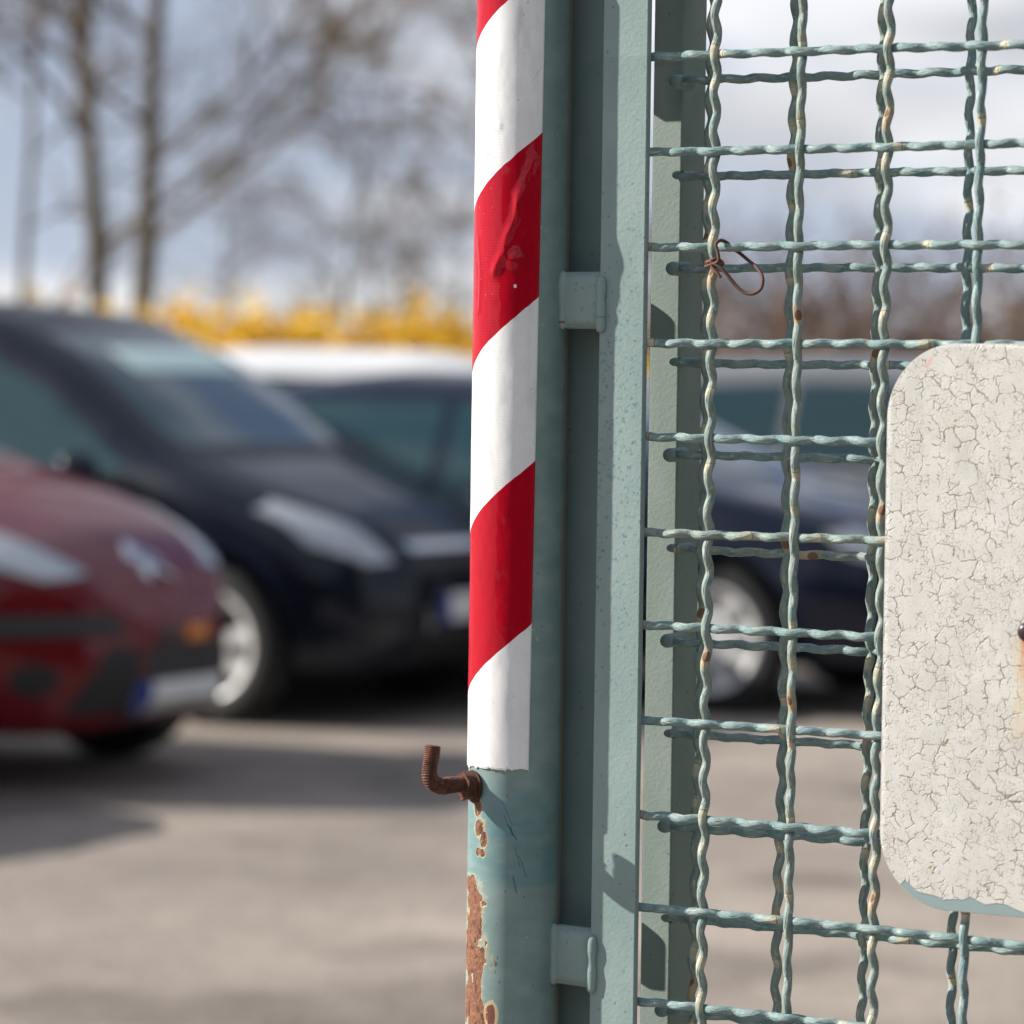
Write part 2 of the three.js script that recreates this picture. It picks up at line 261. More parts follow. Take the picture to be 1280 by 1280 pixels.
// ------------------------------------------------------------------ front gate: post, tabs, frame bars, mesh
const gate = thing('mesh_gate', 'grey green steel gate with round post and crimped wire mesh carrying the cream plate', 'gate');
gate.position.copy(GATE_POS); gate.rotation.y = GATE_TURN;
{
  const NA = 72, NV = 60;
  const g = gridGeo(NA, NV, (i, j) => { const a = (i / NA - 0.5) * 2 * Math.PI, v = lerp(FLOOR - 0.15, TOP, j / NV), q = postPoint(a, POST_R); return [q[0], v, q[1], i / NA, 1 - (PT_TOP - v) / PT_H]; });
  part('round_post', g, postMat, gate);
  const cap = new THREE.CylinderGeometry(POST_R + 0.002, POST_R + 0.002, 0.012, 40); cap.translate(POST.u, TOP + 0.006, POST.w); part('post_cap', metricUV(cap), darkPaint, gate);
  // front flange and its leg going back
  const uR = gp(804.5, 430, 0.0085).x, uL = gp(748.5, 430, 0.0085).x, FW = 0.0085, FT = 0.0054;
  part('frame_bar', rbox(uL, uR, FLOOR + 0.06, 0.52, FW - FT, FW, 0.0009, 3), flangeMat, gate);
  part('frame_bar_leg', rbox(uL + 0.0004, uL + 0.0052, FLOOR + 0.06, 0.52, FW - FT - 0.026, FW - FT - 0.0002, 0.0008), flangeMat, gate);
  part('back_strip', rbox(POST.u + 0.001, gp(752, 640, -0.027).x + 0.004, FLOOR + 0.06, 0.52, POST.w - POST_R - 0.0042, POST.w - POST_R - 0.0002, 0.0006), darkPaint, gate);
  // bead along the right flank of the post
  { const pts = []; const r = rng(5); for (let k = 0; k <= 60; k++) { const q = postPoint(1.50 + (r() - 0.5) * 0.02, POST_R + 0.0002); pts.push(new THREE.Vector3(q[0], lerp(FLOOR + 0.05, 0.52, k / 60), q[1])); }
    part('weld_seam', tube(pts, 0.0009, 240, 6), std(rgb(0.20, 0.14, 0.085), 0.6), gate); }
  part('top_rail', rbox(uR + 0.0003, U_END + 0.03, 0.488, 0.5195, FW - FT + 0.0003, FW - 0.0003, 0.0009), flangeMat, gate);
  part('bottom_rail', rbox(uR + 0.0003, U_END + 0.03, FLOOR + 0.0605, FLOOR + 0.0925 + 0.04, FW - FT + 0.0003, FW - 0.0003, 0.0009), flangeMat, gate);
  part('frame_bar', rbox(U_END - 0.003, U_END + 0.0298, FLOOR + 0.133, 0.4877, FW - FT + 0.0001, FW - 0.0001, 0.0009), flangeMat, gate);
  // welded tabs that tie the frame bar to the post, with their weld beads
  const tabY = [[340, 411], [1157, 1231]];
  const spots = [...tabY.map(([a, b]) => [gp(720, a, 0).y, gp(720, b, 0).y]), [gp(720, 375, 0).y + 0.41, gp(720, 375, 0).y + 0.375], [gp(720, 1192, 0).y - 0.41, gp(720, 1192, 0).y - 0.445]];
  spots.forEach(([t, b], k) => {
    const r = rng(90 + k), h = t - b, tl = gp(698, 700, 0.004).x, tr = uL + 0.0006;
    const n = 14, mq = 12;
    // slightly domed face plate, bent from the post to the bar
    const face = gridGeo(n, mq, (i, j) => { const s = i / n, q = j / mq, u = lerp(tl, tr, s), edge = Math.min(1, Math.min(q, 1 - q) * 7) , w = lerp(0.0058, 0.0086, s) + 0.0006 * (noise3(s * 3, q * 3, k) - 0.5) - 0.0035 * (1 - Math.sqrt(1 - (1 - edge) * (1 - edge))); return [u, lerp(b, t, q), w, u, lerp(b, t, q)]; });
    const body = rbox(tl, tr, b + 0.0004, t - 0.0004, -0.004, 0.0050, 0.002);
    body.deleteAttribute('uv'); face.deleteAttribute('uv');
    const bg = mergeGeometries([body.index ? body.toNonIndexed() : body, face.toNonIndexed()]);
    const tab = part('hinge_tab', metricUV(bg), flangeMat, gate);
    const bead = (u, w, rr, y0, y1, seed) => { const N = 26, M = 10, q = rng(seed), ph = q() * 10; return gridGeo(M, N, (i, j) => { const s = j / N, a = i / M * 2 * Math.PI, cap = Math.sqrt(Math.max(0, 1 - Math.pow(2 * s - 1, 6))), wob = 0.75 + 0.5 * noise3(s * 5 + ph, ph, 2); const R0 = rr * cap * wob; return [u + Math.cos(a) * R0, lerp(y0, y1, s), w + Math.sin(a) * R0 * 0.8, u, lerp(y0, y1, s)]; }); };
    part('weld_bead', bead(tr + 0.0010, 0.0095, 0.0036, b - 0.003, t - h * 0.08, k + 5), flangeMat, tab);
    const q = postPoint(1.05, POST_R); part('weld_bead', bead(q[0] + 0.001, q[1], 0.0042, b - 0.001, t + 0.001, k + 15), flangeMat, tab);
  });
  mesh(gate, hGeo(-0.052), 0, 0, 0);
}

// ------------------------------------------------------------------ second panel right behind
const BW = -0.043;
const panel = thing('mesh_fence', 'second crimped wire mesh panel with narrow square bar right behind the gate mesh', 'fence');
panel.position.copy(GATE_POS); panel.rotation.y = GATE_TURN;
{
  const w0 = -0.0635, uL = gp(811.5, 430, w0).x, uR = gp(849, 430, w0).x, D = 0.033;
  part('frame_bar', rbox(uL, uR, FLOOR + 0.04, 0.56, w0 - D, w0, 0.0016, 3), backBarMat, panel);
  part('top_rail', rbox(uR + 0.0003, U_END + 0.03, 0.53, 0.5597, w0 - D + 0.0005, w0 - 0.0005, 0.0016), backBarMat, panel);
  part('bottom_rail', rbox(uR + 0.0003, U_END + 0.03, FLOOR + 0.0403, FLOOR + 0.075, w0 - D + 0.0005, w0 - 0.0005, 0.0016), backBarMat, panel);
  part('frame_bar', rbox(U_END, U_END + 0.0297, FLOOR + 0.0753, 0.5297, w0 - D + 0.0008, w0 - 0.0008, 0.0016), backBarMat, panel);
  // unseen bar, lugs and plate added behind the post to shadow the back bar
  const hp = [-0.186, -0.1495];
  part('caster_post', rbox(hp[0], hp[1], FLOOR - 0.15, 0.56, -0.072, -0.0332, 0.002), darkPaint, panel);
  part('caster_plate', rbox(hp[1] + 0.0003, -0.112, gp(700, 58, -0.04).y, 0.5597, -0.046, -0.0303, 0.001), darkPaint, panel);
  for (const [a, b] of [[305, 343], [1078, 1146]]) part('caster_lug', rbox(hp[1] + 0.0003, hp[1] + 0.0145, gp(700, b, -0.04).y, gp(700, a, -0.04).y, -0.041, -0.0308, 0.004, 3), darkPaint, panel);
  part('link_bar', rbox(hp[1] + 0.0003, uL - 0.0003, FLOOR + 0.045, FLOOR + 0.075, -0.0715, -0.0640, 0.001), darkPaint, panel);
  const c0 = gp(884, 335, BW).x, r0 = gp(889, 100.5, BW).y;
  const hold = { add: (m) => { panel.add(m); return m; } };
  mesh(hold, hGeo(gp(847, 430, BW).x - c0), c0, r0, BW);
  // lean of the back verticals
  for (const m of panel.children) if (m.name === 'vertical_wire') m.rotation.z -= 0.004;
  // wire ends: stubs welded back onto the bar
  const stub = (() => { const pr = [[0, 0.0052], [0.0022, 0.0050], [0.0040, 0.0040], [0.0046, 0.002], [0.0046, -0.006], [0.0052, -0.0165]].map(([x, y]) => new THREE.Vector2(x, y)); const g = new THREE.LatheGeometry(pr, 18); g.rotateX(Math.PI / 2); return metricUV(g); })();
  const tipG = (() => { const pr = [[0.0001, 0.0035], [0.0017, 0.0026], [0.0027, 0.0008], [0.0030, -0.003], [0.0032, -0.004]].map(([x, y]) => new THREE.Vector2(x, y)); const g = new THREE.LatheGeometry(pr, 12); g.rotateZ(Math.PI / 2); const b = new THREE.CylinderGeometry(0.0026, 0.0034, 0.019, 10); b.rotateX(Math.PI / 2); b.translate(0.0035, 0, -0.010); return metricUV(mergeGeometries([g.toNonIndexed(), b.toNonIndexed()])); })();
  for (const j of ROWS) { const odd = j & 1; const m = part('wire_end', odd ? tipG : stub, darkPaint, panel); m.position.set(gp(odd ? 843 : 841.5, 430, BW).x, -j * CELL + r0, BW + (odd ? 0 : 0.0005)); }
}

// ------------------------------------------------------------------ striped tape on the post
{
  const vT = postV(-60), vB = postV(961), A0 = -2.75, NI = 110, NJ = 260, r = rng(8);
  const aEdge = (v) => { const t = (vT - v) / (vT - vB); return lerp(postA(681, 0), postA(660.3, 955), clamp((t - 0.06) / 0.94)); };
  const px2 = (px, py) => [postA(px, py) * POST_R, postV(py)];
  const ridge = [[666, 200], [660, 222], [648, 246], [645, 272], [633, 300], [628, 318], [619, 342]].map(([x, y]) => px2(x, y)), ridge2 = [[600, 300], [603, 340], [601, 390]].map(([x, y]) => px2(x, y));
  const dist = (p, line) => { let best = 9; for (let k = 0; k + 1 < line.length; k++) { const [ax, ay] = line[k], [bx, by] = line[k + 1], t = clamp(((p[0] - ax) * (bx - ax) + (p[1] - ay) * (by - ay)) / ((bx - ax) ** 2 + (by - ay) ** 2)); best = Math.min(best, Math.hypot(p[0] - ax - t * (bx - ax), p[1] - ay - t * (by - ay))); } return best; };
  const bub = px2(626, 158), bub2 = px2(640, 325);
  const lift = (s, v) => { const p = [s, v], d = dist(p, ridge), d2 = dist(p, ridge2), b = Math.hypot(p[0] - bub[0], p[1] - bub[1]), b2 = Math.hypot(p[0] - bub2[0], p[1] - bub2[1]);
    return 0.0009 + 0.0016 * (0.25 + 1.3 * noise3(v * 75, s * 60, 21)) * Math.exp(-(((d + 0.0012 * (noise3(v * 160, s * 160, 5) - 0.5)) / 0.0025) ** 2)) + 0.0006 * Math.exp(-((d2 / 0.0016) ** 2)) + 0.0006 * Math.exp(-((b / 0.0018) ** 2)) + 0.0009 * Math.exp(-((b2 / 0.005) ** 2)) + 0.00035 * (fbm(s * 120, v * 60, 4, 3) - 0.3); };
  const bottom = (s) => vB - 0.0012 * (noise3(s * 260, 3, 5) - 0.5) - (noise3(s * 900, 8, 2) > 0.8 ? 0.0012 : 0) + 0.00002;
  const g = gridGeo(NI, NJ + 2, (i, jj) => {
    const j = clamp(jj - 1, 0, NJ), rim = jj === 0 || jj === NJ + 2, t = i / NI, q = 1 - j / NJ; let v = lerp(vT, 0, 0); const vv0 = lerp(vT, vB, q); const a = lerp(A0, aEdge(vv0), t), s = a * POST_R; v = lerp(vT, bottom(s), q);
    const edge = i === NI || i === 0 || rim, p = postPoint(a, POST_R + (edge ? 0.00005 : lift(s, v))); return [p[0], v, p[1], s, v];
  });
  // print: 0.25 m wide canvas would repeat every 0.206 m of height; slope as on the photo
  const yR = postV(167), period = (postV(167) - postV(775)) / 3 * 2, aR = postA(676, 167), slope = (postV(167) - postV(268)) / ((postA(676, 167) + Math.PI / 2) * POST_R);
  const cw = 512, ch = 2048, sA = A0 * POST_R - 0.001, sB = 0.020, hM = vT - vB + 0.006, vLow = vB - 0.005, v0 = yR - slope * (aR * POST_R);
  const tex = canvasTexture(canvas(cw, ch, (c) => {
    const im = c.createImageData(cw, ch), d = im.data, q = rng(4);
    for (let j = 0; j < ch; j++) for (let i = 0; i < cw; i++) {
      const s = lerp(sA, sB, (i + 0.5) / cw), v = vLow + (1 - (j + 0.5) / ch) * hM, wob = 0.0006 * (noise3(i / 22, j / 22, 9) - 0.5), ph = (((v + wob - slope * s - v0) / period - 0.5) % 1 + 1) % 1, k = (j * cw + i) * 4, e = 0.0015;
      const red = sstep(0, e, ph) * sstep(0.5 + e, 0.5, ph), th = 0.97 + 0.03 * noise3(i / 1.5, j / 5, 3), grime = 0.05 * sstep(0.55, 0.8, fbm(i / 40, j / 110, 17, 4)), b = th * (0.98 + 0.05 * (fbm(i / 90, j / 90, 7, 3) - 0.5) - grime);
      d[k] = lerp(248, 184, red) * b; d[k + 1] = lerp(248, 5, red) * b; d[k + 2] = lerp(247, 34, red) * b; d[k + 3] = 255;
    }
    c.putImageData(im, 0, 0);
    const X = (px, py) => (postA(px, py) * POST_R - sA) / (sB - sA) * cw, Y = (py) => (1 - (postV(py) - vLow) / hM) * ch;
    for (let k = 0; k < 90; k++) { c.fillStyle = css(130, 118, 110, 0.10 + 0.25 * q()); blob(c, q() * cw, q() * ch, 0.8 + q() * 2, 0.8 + q() * 3.5, q, 0.6); }
    for (let k = 0; k < 46; k++) { c.strokeStyle = css(120, 105, 100, 0.22); c.lineWidth = 0.8 + q(); const x = q() * cw, y = q() * ch; c.beginPath(); c.moveTo(x, y); c.lineTo(x + (q() - 0.5) * 50, y + (q() - 0.5) * 60); c.stroke(); }
    c.fillStyle = css(236, 230, 226); blob(c, X(644, 358), Y(358), 5, 5, q, 0.4);
    for (let k = 0; k < 40; k++) { c.fillStyle = css(214, 120, 128, 0.5); blob(c, X(592 + q() * 26, 300), Y(180 + q() * 280), 1 + q() * 2, 1 + q() * 3, q, 0.5); }
  }));
  tex.wrapS = tex.wrapT = THREE.ClampToEdgeWrapping; tex.repeat.set(1 / (sB - sA), 1 / hM); tex.offset.set(-sA / (sB - sA), -vLow / hM);
  const weave = canvasTexture(canvas(128, 128, (c) => { const im = c.createImageData(128, 128), d = im.data; for (let j = 0; j < 128; j++) for (let i = 0; i < 128; i++) { const k = (j * 128 + i) * 4, v = 128 + 60 * Math.sin(j / 128 * 2 * Math.PI * 16) + 45 * Math.sin(i / 128 * 2 * Math.PI * 16) * (Math.sin(j / 128 * 2 * Math.PI * 8) > 0 ? 1 : -1); d[k] = d[k + 1] = d[k + 2] = clamp(v / 255) * 255; d[k + 3] = 255; } c.putImageData(im, 0, 0); }), false);
  weave.repeat.set(1 / 0.016, 1 / 0.016);
  const m = new THREE.MeshPhysicalMaterial({ map: tex, roughness: 0.6, specularIntensity: 0.06, clearcoat: 0.6, clearcoatRoughness: 0.06, bumpMap: weave, bumpScale: 0.00016 });
  const t = part(numbered('warning_tape'), g, m, scene); t.position.copy(GATE_POS); t.rotation.y = GATE_TURN;
  tag(t, 'red and white diagonally striped warning tape wrapped around the round gate post', 'warning tape');
}

// ------------------------------------------------------------------ rusty bent bolt in the post
const rustTex = canvasTexture(canvas(256, 256, (c, w, h) => { mottle(c, w, h, [98, 58, 44], 84, 16, 16, 3, [1, 0.62, 0.5]); const r = rng(3); for (let k = 0; k < 150; k++) { c.fillStyle = r() < 0.5 ? css(140, 82, 58, 0.5) : css(58, 36, 32, 0.6); blob(c, r() * w, r() * h, 1 + r() * 6, 1 + r() * 6, r, 0.6); } }));
const rustMat = new THREE.MeshStandardMaterial({ map: rustTex, roughness: 0.78, bumpMap: nFine, bumpScale: 0.001 });
{
  const a = -60.5 * R, v0 = gp(575, 975, POST.w + 0.01).y;
  const o = thing('hook_bolt', 'rusty threaded bolt bent upward sticking out of the round post below the tape', 'bolt');
  const base = postPoint(a, 0), q = new THREE.Vector3(base[0], v0, base[1]).applyMatrix4(gateMatrix); o.position.copy(q);
  const d2 = postPoint(a, 1), dir = new THREE.Vector3(d2[0] - POST.u, 0, d2[1] - POST.w).transformDirection(gateMatrix);
  o.rotation.y = Math.atan2(-dir.z, dir.x);    // x axis now points straight out of the post
  const L = 0.0625, up = 0.0255, br = 0.009, lean = 0.12;
  const P = []; for (let k = 0; k <= 10; k++) P.push(new THREE.Vector3(lerp(0.012, L - br, k / 10), 0.0006 * Math.sin(k), 0));
  for (let k = 1; k <= 8; k++) { const t = k / 8 * (Math.PI / 2 + lean); P.push(new THREE.Vector3(L - br + br * Math.sin(t), br - br * Math.cos(t), 0)); }
  const e = P[P.length - 1]; for (let k = 1; k <= 8; k++) P.push(new THREE.Vector3(e.x - Math.sin(lean) * (up - br) * k / 8, e.y + Math.cos(lean) * (up - br) * k / 8, 0));
  const curve = new THREE.CatmullRomCurve3(P, false, 'centripetal'), len = curve.getLength(), NS = 420, NR = 20, fr = curve.computeFrenetFrames(NS, false), pitch = 0.00125;
  const g = gridGeo(NR, NS + 2, (i, jj) => {
    const j = clamp(jj - 1, 0, NS), t = j / NS, p = curve.getPointAt(t), al = i / NR * 2 * Math.PI, s = t * len, worn = 0.55 + 0.6 * noise3(s * 300, Math.cos(al) * 1.5, Math.sin(al) * 1.5), endc = Math.min(1, (len - s) / 0.0012);
    const r = jj === 0 || jj === NS + 2 ? 0.0002 : 0.0051 * (0.85 + 0.15 * Math.sqrt(Math.max(0, endc))) + 0.00034 * worn * Math.sin(2 * Math.PI * (s / pitch - al / (2 * Math.PI))) + 0.0006 * (noise3(s * 180, al * 1.2, 3) - 0.5) * (s > len - 0.008 ? 2 : 1);
    const n = fr.normals[j], b = fr.binormals[j];
    return [p.x + (n.x * Math.cos(al) + b.x * Math.sin(al)) * r, p.y + (n.y * Math.cos(al) + b.y * Math.sin(al)) * r, p.z + (n.z * Math.cos(al) + b.z * Math.sin(al)) * r, i / NR, s * 22];
  });
  part('threaded_rod', g, rustMat, o);
  const nut = new THREE.CylinderGeometry(0.0095, 0.0098, 0.0075, 6, 3); nut.rotateZ(Math.PI / 2); nut.rotateX(0.35); nut.translate(POST_R + 0.0048, -0.0006, 0);
  { const p = nut.attributes.position; for (let i = 0; i < p.count; i++) { const k = 1 + 0.10 * (noise3(p.getX(i) * 300, p.getY(i) * 300, p.getZ(i) * 300) - 0.5); p.setXYZ(i, p.getX(i), p.getY(i) * k, p.getZ(i) * k); } nut.computeVertexNormals(); }
  part('nut', nut, rustMat, o);
  const wa = new THREE.CylinderGeometry(0.0098, 0.0106, 0.002, 28); wa.rotateZ(Math.PI / 2); wa.translate(POST_R + 0.0002, -0.0012, 0); part('washer', wa, rustMat, o);
}

// ------------------------------------------------------------------ twist of rusty binding wire on the mesh
{
  const o = thing('wire_tie', 'thin rusty binding wire twisted into a loop on the upper mesh', 'wire');
  o.position.copy(GATE_POS); o.rotation.y = GATE_TURN;
  const q = (x, y, w) => gp(x, y, w), m = std(rgb(0.10, 0.045, 0.032), 0.7);
  const knot = []; for (let k = 0; k <= 26; k++) { const t = k / 26 * Math.PI * 2 * 2.2, c = q(890 + 1.5 * Math.sin(t * 0.37), 329 + k * 0.22 - 3, 0.0046); knot.push(new THREE.Vector3(c.x + 0.0046 * Math.cos(t), c.y + 0.0012 * Math.sin(t * 1.7), c.z - 0.003 + 0.0052 * Math.sin(t))); }
  part('twisted_knot', tube(knot, 0.00115, 120, 7), std(rgb(0.17, 0.06, 0.04), 0.7), o);
  const lp = [[890, 331, 0.007], [898, 326, 0.009], [897, 314, 0.0085], [895, 305, 0.008], [900, 300.5, 0.006], [908, 303, 0.001], [914, 309, -0.005], [924, 316, -0.0055], [936, 326, -0.003], [948, 337, 0.001], [953.5, 349, 0.004], [951, 361, 0.005], [942, 367, 0.006], [932, 366, 0.006], [921, 358, 0.0065], [911, 346, 0.007], [900, 334, 0.008], [893, 330, 0.008]].map((a) => q(...a));
  part('loop', tube(lp, 0.00115, 160, 7), m, o);
  part('loose_end', tube([[889, 333, 0.0085], [893, 338, 0.0095], [897, 342, 0.010], [901, 347, 0.010]].map((a) => q(...a)), 0.0011, 20, 7), m, o);
  part('loose_end', tube([[891, 330, 0.0075], [886, 332, 0.0065], [881.5, 333.5, 0.005]].map((a) => q(...a)), 0.0011, 16, 7), m, o);
}

// ------------------------------------------------------------------ cracked plate on the mesh
{
  const w0 = 0.0064, w1 = 0.0081, uL = gp(1104.5, 760, w1).x, vT = gp(1190, 429, w1).y, vB = gp(1190, 1139, w1).y, uR = uL + 0.205, rc = 0.046, H = vT - vB;
  const o = thing('sign_plate', 'cream painted plate with rounded corners and crazed cracked paint on the mesh', 'plate');
  o.position.copy(GATE_POS); o.rotation.y = GATE_TURN;
  const cw = 1176, ch = Math.round(cw * H / (uR - uL)), mm = cw / (uR - uL) / 1000;
  const C = (px, py) => { const p = gp(px, py, w1); return [(p.x - uL) * 1000 * mm, (vT - p.y) * 1000 * mm]; };
  const hcan = document.createElement('canvas'); hcan.width = cw; hcan.height = ch; const hc = hcan.getContext('2d'); hc.fillStyle = css(190, 190, 190); hc.fillRect(0, 0, cw, ch);
  const can = canvas(cw, ch, (c, w, h) => {
    const r = rng(2024); mottle(c, w, h, [209, 207, 200], 22, 60, 60, 5, [1, 1, 1.05]);
    c.lineCap = 'round';
    // crazed paint: broken networks of cracks at two sizes, opened here and there
    {
      const im = c.getImageData(0, 0, w, h), a = im.data, hm = hc.getImageData(0, 0, w, h), ha = hm.data;
      const vor = (x, y, seed) => { const ix = Math.floor(x), iy = Math.floor(y); let f1 = 9, f2 = 9; for (let dy = -1; dy <= 1; dy++) for (let dx = -1; dx <= 1; dx++) { const X = ix + dx, Y = iy + dy, qx = X + 0.1 + 0.8 * hash3(X, Y, seed), qy = Y + 0.1 + 0.8 * hash3(X, Y, seed + 7), d = Math.hypot(x - qx, y - qy); if (d < f1) { f2 = f1; f1 = d; } else if (d < f2) f2 = d; } return f2 - f1; };
      for (let j = 0; j < h; j++) for (let i = 0; i < w; i++) {
        const wx = i + 16 * (noise3(i / 26, j / 26, 3) - 0.5) + 5 * (noise3(i / 7, j / 7, 5) - 0.5), wy = j + 16 * (noise3(i / 26, j / 26, 13) - 0.5) + 5 * (noise3(i / 7, j / 7, 15) - 0.5), k = (j * w + i) * 4;
        const big = vor(wx / 66, wy / 58, 2) * 62, mid = vor(wx / 34 + 40, wy / 30 + 9, 5) * 32, fine = vor(wx / 15 + 11, wy / 14 + 70, 9) * 14.5;
        const n1 = noise3(i / 30, j / 30, 21), n2 = noise3(i / 20, j / 20, 31), n3 = noise3(i / 45, j / 45, 41), gap = noise3(i / 9, j / 9, 55);
        const wB = 4.6 * sstep(0.38, 0.80, n1), wM = 3.2 * sstep(0.50, 0.88, n2), wF = 1.9 * sstep(0.35, 0.75, n3);
        const cB = wB > 0.3 ? sstep(wB, wB * 0.35, big) : 0, cM = wM > 0.3 ? sstep(wM, wM * 0.35, mid) : 0, cF = sstep(wF + 0.4, 0.2, fine) * 0.42 * sstep(0.2, 0.6, gap);
        const t = Math.max(0.68 * cB, 0.58 * cM, cF), warm = noise3(i / 60, j / 60, 77); if (t <= 0) continue;
        a[k] = lerp(a[k], lerp(118, 142, warm), t); a[k + 1] = lerp(a[k + 1], lerp(104, 122, warm), t); a[k + 2] = lerp(a[k + 2], lerp(88, 98, warm), t);
        ha[k] = ha[k + 1] = ha[k + 2] = lerp(ha[k], 30, Math.max(cB, cM * 0.9, cF));
      }
      c.putImageData(im, 0, 0); hc.putImageData(hm, 0, 0);
    }
    c.lineCap = 'round';
    for (let k = 0; k < 50; k++) { c.strokeStyle = css(150, 146, 136, 0.35); c.lineWidth = 1.2 + r(); const x = r() * w, y = r() * h * 0.85; c.beginPath(); c.moveTo(x, y); c.lineTo(x + (r() - 0.5) * 8, y + 40 + r() * 190); c.stroke(); }
    for (let k = 0; k < 70; k++) { c.fillStyle = css(176, 172, 160, 0.10); blob(c, r() * w, r() * h, 14 + r() * 40, 20 + r() * 70, r, 0.6); }
    for (let k = 0; k < 26; k++) { c.fillStyle = css(158, 122, 66, 0.8); blob(c, r() * w, r() * h, 2 + r() * 2, 4 + r() * 6, r, 0.5, r() * 3); }
    // brown stain from the bolt
    const [bx, by] = C(1284, 790);
    for (let k = 0; k < 90; k++) { const t = r(); c.fillStyle = css(196, 96, 62, 0.07); blob(c, bx + (r() - 0.5) * (26 + t * 14), by + t * 190 * r(), 7 + r() * 7, 16 + r() * 24, r, 0.4); }
    for (let k = 0; k < 60; k++) { const t = r(); c.fillStyle = css(222, 190, 150, 0.08); blob(c, bx + (r() - 0.5) * 80, by + 40 + t * 330, 14 + r() * 18, 22 + r() * 40, r, 0.4); }
    for (let k = 0; k < 26; k++) { c.fillStyle = css(150, 30, 40, 0.35); const t = r() * 6.3, d = 22 + r() * 9; blob(c, bx + Math.cos(t) * d, by + Math.sin(t) * d, 5, 5, r, 0.5); }
    { const [x, y] = C(1162, 453); c.fillStyle = css(222, 170, 158, 0.55); blob(c, x, y, 9, 17, r, 0.5, 0.7); }
    // rubbed outer rim
    for (let k = 0; k < 500; k++) { c.fillStyle = css(226, 224, 218, 0.5); const t = r() * (h + w); if (t < h) blob(c, 4 + r() * 10, t, 3 + r() * 5, 8 + r() * 14, r, 0.5); else blob(c, t - h, 4 + r() * 9, 8 + r() * 14, 3 + r() * 4, r, 0.5); }
    // paint gone along the lower edge
    c.fillStyle = css(138, 158, 158); hc.fillStyle = css(20, 20, 20); const edge = [[1132, 1100], [1146, 1114], [1156, 1117], [1170, 1120], [1180, 1125], [1192, 1124], [1205, 1125], [1213, 1121], [1222, 1126], [1232, 1131], [1246, 1129], [1258, 1131], [1268, 1136], [1280, 1141], [1300, 1139], [1330, 1142], [1360, 1138], [1400, 1142], [1460, 1140]];
    for (const cc of [c, hc]) { cc.beginPath(); edge.forEach(([px, py], k) => { const p = C(px, py); k ? cc.lineTo(p[0], p[1]) : cc.moveTo(p[0], p[1]); }); cc.lineTo(w, h); cc.lineTo(0, h); cc.closePath(); cc.fill(); }
  });
  const map = canvasTexture(can), bump = canvasTexture(hcan, false);
  const shape = new THREE.Shape(); const k = rc * 0.5523;
  const x0 = 0, x1 = uR - uL, y0 = 0, y1 = H;
  shape.moveTo(x0 + rc, y0); shape.lineTo(x1 - rc, y0); shape.bezierCurveTo(x1 - rc + k, y0, x1, y0 + rc - k, x1, y0 + rc); shape.lineTo(x1, y1 - rc); shape.bezierCurveTo(x1, y1 - rc + k, x1 - rc + k, y1, x1 - rc, y1); shape.lineTo(x0 + rc, y1); shape.bezierCurveTo(x0 + rc - k, y1, x0, y1 - rc + k, x0, y1 - rc); shape.lineTo(x0, y0 + rc); shape.bezierCurveTo(x0, y0 + rc - k, x0 + rc - k, y0, x0 + rc, y0);
  const g = new THREE.ExtrudeGeometry(shape, { depth: w1 - w0 - 0.0008, bevelEnabled: true, bevelThickness: 0.0004, bevelSize: 0.0005, bevelOffset: -0.0005, bevelSegments: 3, curveSegments: 24 });
  { const p = g.attributes.position, uv = g.attributes.uv; for (let i = 0; i < p.count; i++) uv.setXY(i, clamp(p.getX(i) / x1, 0.001, 0.999), clamp(p.getY(i) / H, 0.001, 0.999)); }
  g.translate(uL, vB, w0 + 0.0004);
  part('plate', g, [new THREE.MeshStandardMaterial({ map, roughness: 0.62, bumpMap: bump, bumpScale: 0.0005 }), std(rgb(0.42, 0.42, 0.40), 0.6)], o);
  const b = gp(1284, 790, w1), head = new THREE.LatheGeometry([[0, 0.0042], [0.0028, 0.0040], [0.0048, 0.0030], [0.0058, 0.0012], [0.0060, -0.0002]].map(([x, y]) => new THREE.Vector2(x, y)), 28); head.rotateX(Math.PI / 2); head.translate(b.x, b.y, w1);
  part('bolt', head, std(rgb(0.035, 0.018, 0.02), 0.35), o);
}

// ------------------------------------------------------------------ cars
const black = std(rgb(0.012, 0.012, 0.013), 0.6), rubber = std(rgb(0.018, 0.018, 0.018), 0.85), plastic = std(rgb(0.028, 0.028, 0.03), 0.55);
const chrome = std(rgb(0.72, 0.72, 0.72), 0.14, { metalness: 1 }), glareMint = std(rgb(0.62, 0.80, 0.73), 0.3), alloy = std(rgb(0.74, 0.74, 0.73), 0.36, { metalness: 0.15 });  // the mint tone is painted glare for the windshield
const glassMat = new THREE.MeshPhysicalMaterial({ color: rgb(0.017, 0.045, 0.053), roughness: 0.12, clearcoat: 0.5, clearcoatRoughness: 0.08 });
const lensMat = new THREE.MeshPhysicalMaterial({ color: rgb(0.42, 0.45, 0.47), roughness: 0.12, metalness: 0.35, clearcoat: 1, clearcoatRoughness: 0.02 });
const plateWhite = std(rgb(0.7, 0.7, 0.68), 0.4), plateBlue = std(rgb(0.02, 0.05, 0.28), 0.4), amber = std(rgb(0.75, 0.22, 0.02), 0.25), tailRed = std(rgb(0.3, 0.01, 0.012), 0.2);
function carPaint(r, g, b) { return new THREE.MeshPhysicalMaterial({ color: rgb(r, g, b), roughness: 0.4, specularIntensity: 0.1, clearcoat: 0.62, clearcoatRoughness: 0.02 }); }
